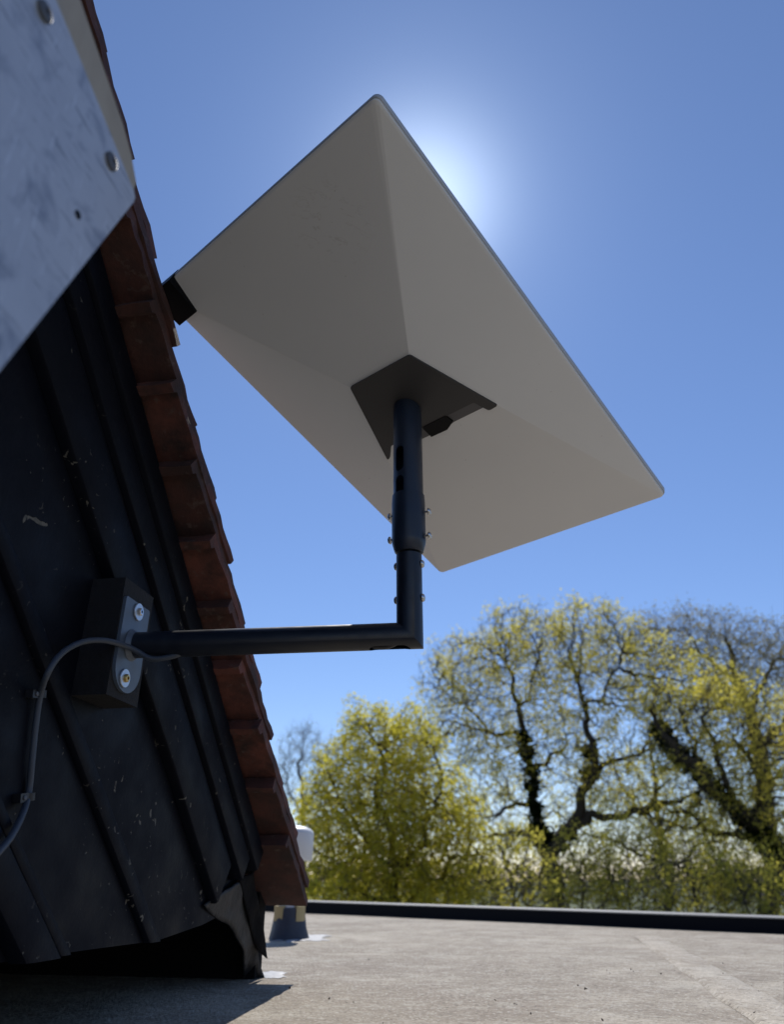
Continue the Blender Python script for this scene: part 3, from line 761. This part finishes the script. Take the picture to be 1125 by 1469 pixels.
# ------------------------------------------------------------------ trees
def leaf_mat(name, c_a, c_b, tr, clump):
    m = bpy.data.materials.new(name); m.use_nodes = True; t = m.node_tree; t.nodes.clear()
    out = N(t, 'ShaderNodeOutputMaterial'); d = N(t, 'ShaderNodeBsdfDiffuse'); tl = N(t, 'ShaderNodeBsdfTranslucent'); mx = N(t, 'ShaderNodeMixShader'); gl = N(t, 'ShaderNodeBsdfGlossy')
    geo = N(t, 'ShaderNodeNewGeometry'); v = coord(t)
    c = mixc(t, geo.outputs['Random Per Island'], c_a, c_b)
    c = mixc(t, ramp(t, nz(t, v, clump, 3), [(.35, (0,) * 3), (.65, (.6,) * 3)]), c, tuple(x * .7 for x in c_a))
    t.links.new(c, d.inputs[0]); 
    c2 = mixc(t, 1.0, c, tr, 'MULTIPLY'); t.links.new(c2, tl.inputs[0])
    gl.inputs['Roughness'].default_value = .5; mx.inputs[0].default_value = .66
    t.links.new(d.outputs[0], mx.inputs[1]); t.links.new(tl.outputs[0], mx.inputs[2]); t.links.new(mx.outputs[0], out.inputs[0])
    return m
L_oak = leaf_mat('oak_spring_leaf', (.50, .455, .10), (.74, .655, .155), (1.4, 1.38, 1.1), 1.2)
L_bush = leaf_mat('maple_spring_leaf', (.50, .455, .075), (.72, .645, .12), (1.38, 1.38, 1.0), 1.5)
L_dull = leaf_mat('olive_bud', (.24, .21, .10), (.34, .30, .15), (1.2, 1.2, 1.0), 1.2)
L_ivy = leaf_mat('ivy_leaf', (.018, .028, .010), (.04, .055, .02), (1, 1, 1), 2)
L_shrub = leaf_mat('shrub_leaf', (.34, .33, .08), (.60, .54, .13), (1.45, 1.42, 1.0), 1.2)
M_bark, t, b = mat('grey_brown_bark', (.07, .055, .042), .9); v = coord(t, (1, 1, .3))
t.links.new(mixc(t, nz(t, v, 5, 6, .7), (.025, .020, .016), (.07, .055, .042)), b.inputs['Base Color']); bump(t, b, nz(t, v, 12, 6, .7), .8, .03)
M_twig, t, b = mat('pale_twig_bark', (.15, .13, .09), .9)

def mesh_np(name, verts, faces4, mat_, parent, loc):
    me = bpy.data.meshes.new(name); nv, nf = len(verts), len(faces4)
    verts = verts - np.array(loc)
    me.vertices.add(nv); me.vertices.foreach_set('co', verts.astype(np.float32).ravel())
    k = faces4.shape[1]
    me.loops.add(nf * k); me.loops.foreach_set('vertex_index', faces4.astype(np.int32).ravel())
    me.polygons.add(nf); me.polygons.foreach_set('loop_start', np.arange(0, nf * k, k, dtype=np.int32))
    me.polygons.foreach_set('loop_total', np.full(nf, k, dtype=np.int32))
    me.update(calc_edges=True); me.validate()
    o = bpy.data.objects.new(name, me); C.objects.link(o); me.materials.append(mat_)
    if parent: o.parent = parent
    return o
def tubes(segs_a, segs_b, ra, rb, n=5):
    a = np.asarray(segs_a); b_ = np.asarray(segs_b); d = b_ - a; L = np.linalg.norm(d, axis=1, keepdims=True) + 1e-9; d = d / L
    ref = np.where(np.abs(d[:, 2:3]) > .9, np.array([[1., 0, 0]]), np.array([[0, 0, 1.]]))
    u = np.cross(d, ref); u /= np.linalg.norm(u, axis=1, keepdims=True) + 1e-9; v_ = np.cross(d, u)
    ang = np.arange(n) * 2 * np.pi / n; m_ = len(a)
    cs, sn = np.cos(ang)[None, :, None], np.sin(ang)[None, :, None]
    off = u[:, None] * cs + v_[:, None] * sn
    A_ = (a - d * ra[:, None] * .3)[:, None] + off * ra[:, None, None]; B_ = (b_ + d * rb[:, None] * .3)[:, None] + off * rb[:, None, None]
    V = np.concatenate([A_, B_], 1).reshape(-1, 3); base = (np.arange(m_) * 2 * n)[:, None]
    i = np.arange(n)[None]; j = (np.arange(n)[None] + 1) % n
    Fc = np.stack([base + i, base + j, base + n + j, base + n + i], 2).reshape(-1, 4)
    return V, Fc
def leaves(P, size, seed, flat=.0):
    r_ = np.random.default_rng(seed); m_ = len(P)
    nrm_ = r_.normal(size=(m_, 3)); nrm_ /= np.linalg.norm(nrm_, axis=1, keepdims=True)
    q = r_.normal(size=(m_, 3)); u = np.cross(nrm_, q); u /= np.linalg.norm(u, axis=1, keepdims=True); v_ = np.cross(nrm_, u)
    s = (size * r_.uniform(.55, 1.35, m_))[:, None]; wq = s * r_.uniform(.5, .8, m_)[:, None]
    bend = nrm_ * s * r_.uniform(-.35, .35, m_)[:, None]
    V = np.stack([P - u * s, P - v_ * wq + bend, P + u * s, P + v_ * wq + bend], 1).reshape(-1, 3)
    return V, np.arange(m_ * 4).reshape(-1, 4)
def at_np(x, y, Y):
    return np.array(at(x, y, Y))
def grow(skel, ells, n_att, step, kill, seed, Y, reach=1.6, iters=90, gnarl=.33, up=.22):
    """space colonisation from hand-laid limbs into the crown's clumps.
    skel: list of limbs [(px, py, dY, radius), ...]; ells: (px, py, rx, ry, dY, rY, weight)"""
    r_ = np.random.default_rng(seed); pxm_ = Y / 1188.0
    pos, par, rmin, vari = [], [], [], []
    for limb in skel:
        P = [at_np(x, y, Y + dy) for x, y, dy, _ in limb]; rr = [l[3] for l in limb]; prev = -1
        if pos:
            dd = np.linalg.norm(np.array(pos) - P[0], axis=1); prev = int(dd.argmin())
        for i in range(len(P) - 1):
            L = np.linalg.norm(P[i + 1] - P[i]); k = max(1, int(round(L / step)))
            for j in range(k + (i == len(P) - 2)):
                f = j / k; q = P[i] * (1 - f) + P[i + 1] * f
                if 0 < j or i > 0:
                    g_ = Vector(q) * (20.0 / Y); q = q + np.array([noise.noise(g_ * 1.9), noise.noise(g_ * 1.9 + Vector((9, 0, 0))), noise.noise(g_ * 1.9 + Vector((0, 9, 0)))]) * .22 + r_.normal(size=3) * step * .14
                pos.append(q); par.append(prev); rmin.append(rr[i] * (1 - f) + rr[i + 1] * f); prev = len(pos) - 1
    n_sk = len(pos)
    wts = np.array([e[6] * e[2] * e[3] * e[5] for e in ells], float); cnt = np.maximum(1, (wts / wts.sum() * n_att).astype(int)); att = []
    for e, c_ in zip(ells, cnt):
        q = r_.normal(size=(c_, 3)); q /= np.linalg.norm(q, axis=1, keepdims=True); q *= r_.uniform(0, 1, (c_, 1)) ** .42
        ctr = at_np(e[0], e[1], Y + e[4]); q = q * np.array([e[2] * pxm_, e[5], e[3] * pxm_]) + ctr; att.append(q)
    att = np.concatenate(att)
    P = np.array(pos); near = np.full(len(att), -1); nd = np.full(len(att), 1e9)
    def upd(i0, PN):
        nonlocal near, nd
        for c0 in range(0, len(PN), 256):
            d = np.linalg.norm(att[:, None] - PN[None, c0:c0 + 256], axis=2); k = d.argmin(1); dm = d[np.arange(len(att)), k]
            w_ = dm < nd; nd = np.where(w_, dm, nd); near = np.where(w_, k + c0 + i0, near)
    upd(0, P)
    par = list(par)
    for it in range(iters):
        ok = nd < reach * (2.5 if it < 3 else 1)
        if not ok.any(): break
        dirs = {}
        ids = near[ok]; dv = att[ok] - P[ids]; dv /= np.linalg.norm(dv, axis=1, keepdims=True) + 1e-9
        acc = np.zeros((len(P), 3)); np.add.at(acc, ids, dv); u_ = np.unique(ids)
        dn = acc[u_]; dn += r_.normal(size=dn.shape) * gnarl * np.linalg.norm(dn, axis=1, keepdims=True); dn[:, 2] += up
        dn /= np.linalg.norm(dn, axis=1, keepdims=True) + 1e-9
        newP = P[u_] + dn * step * r_.uniform(.8, 1.15, (len(u_), 1)); i0 = len(P)
        P = np.concatenate([P, newP]); par += list(u_); upd(i0, newP)
        keep = nd > kill; att = att[keep]; near = near[keep]; nd = nd[keep]
        if len(att) == 0: break
    par = np.array(par); n_ = len(P)
    r3 = np.zeros(n_); ch = np.zeros(n_, int)
    for i in range(n_ - 1, -1, -1): pass
    order = np.arange(n_)[::-1]
    rad = np.zeros(n_); tipr = .0065
    accp = np.zeros(n_)
    for i in order:
        rad[i] = max((accp[i]) ** (1 / 2.15) if accp[i] > 0 else tipr, 0)
        if i < n_sk: rad[i] = max(rad[i] * .45, rmin[i] * .74)
        if par[i] >= 0: accp[par[i]] += rad[i] ** 2.15; ch[par[i]] += 1
    return P, par, rad, ch, n_sk
def build_tree(name, label, cat, skel, ells, Y, n_att, step, kill, seed, lmat, lsize, lper, spread, group=None, twigs=2, twig_len=.35, ivy=None, keepfn=None, reach=1.6, gnarl=.35, barkm=None, leafr=.02, sub='crown'):
    P, par, rad, ch, nsk = grow(skel, ells, n_att, step, kill, seed, Y, reach, gnarl=gnarl)
    r_ = np.random.default_rng(seed + 1)
    base = P[0].copy(); base[2] = -3.6
    root = thing(name, tuple(base), label, cat, group)
    idx = np.nonzero(par >= 0)[0]; a, b_ = P[par[idx]], P[idx]
    ra = np.minimum(rad[par[idx]], rad[idx] * 1.35); rb = rad[idx]
    V, Fc = tubes(a, b_, ra, rb, 6)
    # trunk down to the ground
    g0 = base.copy(); V2, F2 = tubes([g0], [P[0]], np.array([rad[0] * 1.5]), np.array([rad[0]]), 10)
    V_, F_ = np.concatenate([V, V2]), np.concatenate([Fc, F2 + len(V)])
    tr = mesh_np('trunk', V_, F_, barkm or M_bark, root, base); tr.data.polygons.foreach_set('use_smooth', [True] * len(tr.data.polygons))
    thin = np.nonzero((rad < leafr) & (par >= 0))[0]
    # short twigs off every thin shoot
    k = np.repeat(thin, twigs); d = P[k] - P[par[k]]; d /= np.linalg.norm(d, axis=1, keepdims=True) + 1e-9
    d = d + r_.normal(size=d.shape) * .75; d[:, 2] += .40; d /= np.linalg.norm(d, axis=1, keepdims=True)
    tl_ = twig_len * r_.uniform(.4, 1.2, (len(k), 1)); midp = P[k] + d * tl_ * .5; d2 = d + r_.normal(size=d.shape) * .4; end = midp + d2 * tl_ * .5
    Vt, Ft = tubes(np.concatenate([P[k], midp]), np.concatenate([midp, end]), np.full(len(k) * 2, .0042), np.full(len(k) * 2, .0026), 3)
    # leaves in tufts at twig ends
    if keepfn is not None:
        kk = keepfn(end, r_); tips = end[kk]
    else: tips = end
    nl = r_.poisson(lper, len(tips)); Lp = np.repeat(tips, nl, axis=0) + r_.normal(size=(nl.sum(), 3)) * spread
    Vl, Fl = leaves(Lp, lsize, seed + 2)
    cr = mesh_np('crown', Vl, Fl, lmat, root, base)
    tw = mesh_np('twigs', Vt, Ft, M_twig, root, base)
    if ivy:
        q = []
        for (x, y, dy, rr, num) in ivy:
            c_ = at_np(x, y, Y + dy); s_ = rr * Y / 1188; q.append(c_ + r_.normal(size=(num, 3)) * s_ * .45)
        q = np.concatenate(q); Vi, Fi = leaves(q, .07, seed + 5); mesh_np('ivy', Vi, Fi, L_ivy, root, base)
    print(name, 'nodes', len(P), 'leaves', len(Lp))
    return root
def noisy(thr, scale=.9, seed=0):
    def f(pts, r_):
        v_ = np.array([noise.noise(Vector(p) * scale + Vector((seed, 0, 0))) for p in pts]); return (v_ + r_.normal(size=len(v_)) * .12) > thr
    return f

# the wide twisted oak in the middle
YO = 22.0
oak = [
 [(806, 1400, 0, .34), (800, 1330, 0, .31), (793, 1280, 0, .28), (789, 1238, 0, .27)],
 [(789, 1238, 0, .24), (772, 1208, .1, .20), (768, 1180, .2, .18), (768, 1150, .3, .17), (762, 1105, .4, .16), (752, 1060, .5, .14), (742, 1020, .4, .11), (732, 975, .2, .08), (722, 940, 0, .05)],
 [(789, 1238, 0, .26), (800, 1205, -.1, .25), (824, 1186, -.3, .23), (836, 1155, -.4, .19), (846, 1120, -.5, .16), (847, 1080, -.6, .14), (842, 1045, -.6, .12), (838, 1010, -.5, .10), (827, 985, -.4, .08), (820, 950, -.3, .05)],
 [(846, 1120, -.5, .12), (866, 1102, -.6, .10), (888, 1086, -.7, .08), (915, 1078, -.9, .06), (932, 1074, -1, .04)],
 [(838, 1010, -.5, .07), (862, 1000, -.7, .06), (880, 975, -.8, .05), (890, 940, -.9, .035)],
 [(824, 1186, -.3, .20), (848, 1174, -.5, .15), (885, 1175, -.8, .13), (918, 1168, -1, .12), (933, 1156, -1.1, .11), (960, 1157, -1.3, .09), (982, 1152, -1.4, .07), (1002, 1136, -1.5, .045)],
 [(933, 1156, -1.1, .07), (944, 1140, -1.2, .06), (956, 1130, -1.3, .05), (958, 1118, -1.3, .035)],
 [(918, 1168, -1, .07), (950, 1172, -.8, .06), (990, 1180, -.6, .05), (1030, 1186, -.4, .04)],
 [(772, 1208, .1, .12), (750, 1194, .4, .10), (730, 1190, .6, .08), (705, 1203, .9, .06), (690, 1206, 1.1, .04)],
 [(768, 1150, .3, .10), (745, 1150, .2, .08), (722, 1165, .1, .06), (690, 1172, 0, .04)],
 [(752, 1060, .5, .09), (725, 1050, .8, .075), (700, 1051, 1, .07), (672, 1040, 1.3, .055), (645, 1036, 1.5, .035)],
 [(700, 1051, 1, .06), (682, 1022, 1.1, .05), (658, 1008, 1.3, .04), (630, 985, 1.5, .025)],
 [(762, 1105, .4, .09), (790, 1090, 0, .07), (806, 1075, -.3, .05), (812, 1058, -.4, .04)],
 [(742, 1020, .4, .07), (765, 990, .1, .05), (772, 955, 0, .035)],
]
oak_e = [(665, 975, 78, 78, .8, 1.8, 1.0), (640, 1060, 60, 70, 1, 1.5, .8), (745, 935, 85, 75, .2, 2.2, 1.1), (835, 930, 85, 72, -.2, 2.3, 1.1), (905, 960, 65, 80, -.6, 1.8, 1.0), (950, 1010, 50, 70, -.8, 1.5, 1.0),
         (800, 1030, 90, 70, -.1, 1.8, .7), (725, 1100, 70, 70, .4, 1.5, .8), (885, 1060, 70, 50, -.8, 1.4, .7), (930, 1130, 90, 50, -1, 1.2, .55), (690, 1180, 60, 55, .8, 1.2, .7), (860, 1150, 60, 40, -.5, 1, .35), (985, 1180, 70, 50, -1, 1, .4), (800, 1105, 60, 50, 0, 1.4, .8), (1000, 985, 60, 70, -.5, 1.5, .8), (880, 1130, 70, 45, -.6, 1.2, .7), (700, 1040, 70, 60, .6, 1.6, .7)]
iv = [(x, y, .0, 13, 260) for x, y in ((768, 1190), (768, 1160), (765, 1130), (762, 1105), (757, 1080), (790, 1220), (783, 1200), (800, 1212), (815, 1195), (845, 1110), (847, 1080), (752, 1060), (793, 1250), (797, 1280))]
build_tree('oak_tree', 'wide twisted oak with open limbs and sparse yellow leaves behind the roof trim', 'tree', oak, oak_e, YO, 9000, .17, .21, 11, L_oak, .036, 7.0, .075, twigs=2, twig_len=.30, ivy=iv, keepfn=noisy(.0, 1.5, 3), group='trees beyond the flat roof')

# the leaning oak at the right
YR = 19.0
oak2 = [
 [(1190, 1420, 0, .36), (1160, 1320, 0, .33), (1130, 1240, 0, .30)],
 [(1130, 1240, 0, .28), (1108, 1212, 0, .26), (1080, 1180, -.1, .24), (1045, 1150, -.2, .21), (1008, 1112, -.3, .17), (972, 1080, -.4, .14), (945, 1052, -.5, .10), (930, 1020, -.6, .06)],
 [(1108, 1212, 0, .14), (1070, 1202, .4, .11), (1030, 1188, .7, .09), (990, 1172, .9, .07), (955, 1165, 1, .05)],
 [(1080, 1180, -.1, .12), (1090, 1140, -.5, .10), (1080, 1100, -.7, .08), (1060, 1060, -.8, .06)],
 [(1045, 1150, -.2, .12), (1040, 1110, -.5, .09), (1025, 1070, -.6, .07), (1010, 1030, -.7, .05)],
 [(1008, 1112, -.3, .10), (1000, 1080, .2, .08), (985, 1040, .5, .06), (960, 1000, .7, .04)],
 [(1130, 1240, 0, .15), (1100, 1250, -.4, .09), (1060, 1262, -.6, .07), (1020, 1270, -.8, .05)],
]
oak2_e = [(1045, 1030, 70, 70, -.5, 1.5, 1.2), (1085, 1105, 60, 70, -.3, 1.6, 1.2), (985, 1070, 60, 60, -.3, 1.2, .8), (950, 1020, 35, 50, -.3, 1, .6), (1110, 1170, 50, 60, 0, 1.4, 1), (1030, 1150, 60, 50, 0, 1.3, .8), (1040, 1235, 110, 40, -.3, 1.3, .7), (1180, 1080, 60, 120, 0, 1.8, .7), (960, 1210, 70, 50, .4, 1, .5)]
iv2 = [(x, y, -.1, 15, 330) for x, y in ((1108, 1215), (1095, 1197), (1080, 1183), (1063, 1168), (1045, 1152), (1028, 1133), (1010, 1116), (992, 1098), (975, 1082), (960, 1066), (1122, 1235), (1130, 1260), (948, 1050), (1085, 1195), (1118, 1230))]
build_tree('oak_tree', 'ivy clad oak whose trunk leans in from the right, with bright yellow clumps', 'tree', oak2, oak2_e, YR, 5200, .15, .20, 23, L_oak, .034, 8, .070, twigs=2, twig_len=.30, ivy=iv2, keepfn=noisy(-.03, 1.5, 9), group='trees beyond the flat roof')

# nearly bare oak behind at the upper right
YB = 33.0
oak3 = [[(1110, 1420, 0, .5), (1105, 1250, 0, .45), (1098, 1130, 0, .42), (1092, 1070, 0, .38), (1075, 1020, 0, .30), (1062, 985, 0, .22), (1050, 950, 0, .16), (1045, 915, 0, .09)],
        [(1092, 1070, 0, .25), (1115, 1045, 0, .2), (1140, 1020, 0, .12)], [(1075, 1020, 0, .18), (1095, 985, 0, .12), (1110, 945, 0, .08)], [(1062, 985, 0, .15), (1035, 960, 0, .1), (1005, 935, 0, .07), (985, 905, 0, .04)],
        [(1092, 1070, 0, .2), (1120, 1062, -1, .16), (1150, 1050, -1, .1)]]
oak3_e = [(1055, 930, 75, 55, 0, 2.6, 1), (1110, 960, 60, 75, 0, 2.6, 1), (990, 918, 66, 52, 0, 2.2, 1.1), (1120, 1040, 60, 50, 0, 2, .8), (1180, 960, 50, 90, 0, 2.5, .7), (1045, 985, 60, 45, 0, 2, .7), (935, 925, 45, 50, 0, 2, .6)]
build_tree('oak_tree', 'nearly bare greyish oak with olive buds rising behind the leaning oak', 'tree', oak3, oak3_e, YB, 4500, .25, .32, 31, L_dull, .050, 2.6, .13, twigs=3, twig_len=.5, keepfn=noisy(-.25, .6, 4), group='trees beyond the flat roof', leafr=.03)

# pale tree farther back between the two oaks
back = [[(960, 1420, 0, .22), (958, 1280, 0, .20), (950, 1200, 0, .16), (940, 1130, 0, .12), (935, 1070, 0, .08)], [(950, 1200, 0, .1), (900, 1140, 0, .07), (870, 1080, 0, .05)], [(950, 1200, 0, .1), (1010, 1130, 0, .07), (1040, 1080, 0, .05)], [(955, 1240, 0, .1), (850, 1200, 0, .06), (790, 1160, 0, .04)], [(955, 1240, 0, .1), (1060, 1190, 0, .06)]]
build_tree('oak_tree', 'pale thin leaved oak standing farther back, seen through the gap between the two big oaks', 'tree', back, [(940, 1150, 120, 80, 0, 3, .8), (830, 1190, 80, 60, 0, 2.5, .9), (1040, 1190, 80, 60, 0, 2.5, .8), (720, 1210, 60, 60, 0, 2.5, .7)], 31.0, 2600, .28, .36, 35, L_shrub, .046, 3.2, .12, twigs=2, twig_len=.4, keepfn=noisy(-.15, .9, 6), group='trees beyond the flat roof', leafr=.03)

# dense bright tree at the left
YM = 16.0
bush = [[(575, 1420, 0, .16), (572, 1320, 0, .15), (570, 1260, 0, .13), (560, 1190, 0, .10), (545, 1120, 0, .07), (538, 1060, 0, .04)], [(570, 1260, 0, .09), (610, 1200, -.3, .07), (630, 1140, -.3, .05), (625, 1080, 0, .03)], [(570, 1260, 0, .08), (520, 1210, .2, .06), (490, 1150, .2, .04), (478, 1110, 0, .03)], [(572, 1300, 0, .07), (630, 1260, 0, .05), (670, 1220, 0, .03)], [(572, 1300, 0, .07), (510, 1270, 0, .05), (470, 1230, 0, .03)]]
bush_e = [(535, 1080, 58, 75, 0, 1.0, 1.3), (520, 1040, 26, 44, 0, .6, 1.0), (585, 1090, 58, 66, 0, 1.0, 1.2), (600, 1035, 26, 35, .2, .6, .5), (480, 1130, 45, 62, 0, .9, 1.2), (455, 1190, 45, 60, 0, .9, 1.2), (560, 1190, 110, 90, 0, 1.4, 1.3), (640, 1170, 55, 70, 0, 1.0, 1.2), (600, 1265, 100, 50, 0, 1.2, 1.2), (500, 1265, 80, 50, 0, 1.2, 1.2), (675, 1250, 40, 50, 0, .9, 1)]
build_tree('maple_tree', 'dense bushy tree of fresh yellow green leaves just right of the tile edge', 'tree', bush, bush_e, YM, 5200, .13, .17, 41, L_bush, .030, 11, .065, twigs=2, twig_len=.20, group='trees beyond the flat roof', keepfn=noisy(-.6, 1.6, 2), leafr=.016)

# thin bare tree at the far left
YT = 34.0
thin_ = [[(440, 1420, 0, .15), (438, 1280, 0, .14), (435, 1180, 0, .11), (432, 1120, 0, .08), (430, 1080, 0, .05)], [(435, 1180, 0, .07), (415, 1130, 0, .05), (405, 1095, 0, .03)], [(435, 1170, 0, .07), (455, 1120, 0, .05), (465, 1085, 0, .03)]]
build_tree('bare_tree', 'thin leafless tree showing between the tile edge and the bushy tree', 'tree', thin_, [(432, 1085, 38, 52, 0, 1.5, 1), (455, 1110, 35, 50, 0, 1.2, .8), (410, 1120, 30, 50, 0, 1.2, .8), (480, 1090, 20, 40, 0, 1, .6)], YT, 1300, .22, .28, 51, L_dull, .03, .6, .1, twigs=3, twig_len=.5, group='trees beyond the flat roof', leafr=.05)

# scrub under the oaks
shr = [((735, 1250), (60, 65), 14.6, 'low yellow green shrub between the bushy tree and the oak trunk'), ((840, 1255), (60, 62), 17.0, 'shrub of yellow green leaves at the foot of the twisted oak, right of its trunk'),
       ((905, 1240), (55, 65), 18.0, 'thin upright shrub under the long low oak limb'), ((1000, 1268), (85, 45), 15.5, 'loose low shrub below the leaning oak limb'), ((1095, 1275), (60, 44), 15.0, 'low dark leaved shrub under the leaning trunk at the right edge')]
for i, ((x, y), (rx, ry), Ys, lab) in enumerate(shr):
    sk = [[(x, 1430, 0, .05), (x, 1350, 0, .045), (x, y + ry * .6, 0, .035), (x - 5, y, 0, .02)], [(x, 1340, 0, .03), (x - rx * .6, y + ry * .2, 0, .018)], [(x, 1340, 0, .03), (x + rx * .6, y + ry * .2, 0, .018)]]
    build_tree('shrub', lab, 'shrub', sk, [(x, y, rx, ry, 0, .8, 1), (x - rx * .4, y + 15, rx * .6, ry, 0, .7, 1), (x + rx * .5, y + 12, rx * .6, ry * .9, 0, .7, 1), (x, 1330, rx * 1.2, 45, 0, .8, .6)], Ys, 1100, .15, .2, 61 + i, L_shrub, .032, 6.5, .08, twigs=2, twig_len=.25, group='scrub under the oaks', keepfn=noisy(-.2, 1.4, i), leafr=.016)

# far woods along the field
bm_n = []; r_ = np.random.default_rng(77)
pts = []
for x in np.arange(-160, 200, 1.6):
    h = 4.6 + 2.4 * noise.noise(Vector((x * .06, 0, 3))) + 1.5 * noise.noise(Vector((x * .25, 0, 8))); yy = 150 + 12 * noise.noise(Vector((x * .05, 5, 0)))
    k = 170; q = np.stack([x + r_.normal(size=k) * 1.3, yy + r_.normal(size=k) * 2, -3.6 + h * r_.uniform(0, 1, k) ** .8 * 1.25], 1); pts.append(q)
Vw, Fw = leaves(np.concatenate(pts), .34, 5)
L_far = leaf_mat('far_wood_leaf', (.10, .10, .07), (.18, .17, .12), (1, 1, 1), .1)
tag(mesh_np('far_woods', Vw, Fw, L_far, None, (0, 0, 0)), kind='stuff')
bpy.data.objects['far_woods']['label'] = 'distant hazy wood beyond the field'; bpy.data.objects['far_woods']['category'] = 'woods'

# leaf litter and grit on the flat roof
r_ = np.random.default_rng(91); pts = []
for _ in range(36):
    x, y = r_.uniform(400, 1180), 1345 + 150 * r_.uniform(0, 1) ** .8; p = on_roof(x, y); pts.append((p.x, p.y, -HR + .005))
for x, y in ((905, 1398), (735, 1450), (415, 1424), (500, 1446), (640, 1372), (1010, 1352), (835, 1425)):
    for _ in range(2): p = on_roof(x + r_.normal() * 4, y + r_.normal() * 1.5); pts.append((p.x, p.y, -HR + .006))
Vg, Fg = leaves(np.array(pts), .0020, 3); Vg[:, 2] = np.maximum(Vg[:, 2], -HR + .001)
M_litter, t, b = mat('dry_leaf_bits', (.06, .045, .03), .9)
tag(mesh_np('leaf_litter', Vg, Fg, M_litter, None, (0, 0, 0)), 'dry bits of leaf and grit scattered on the flat roof', 'leaf litter', kind='stuff')
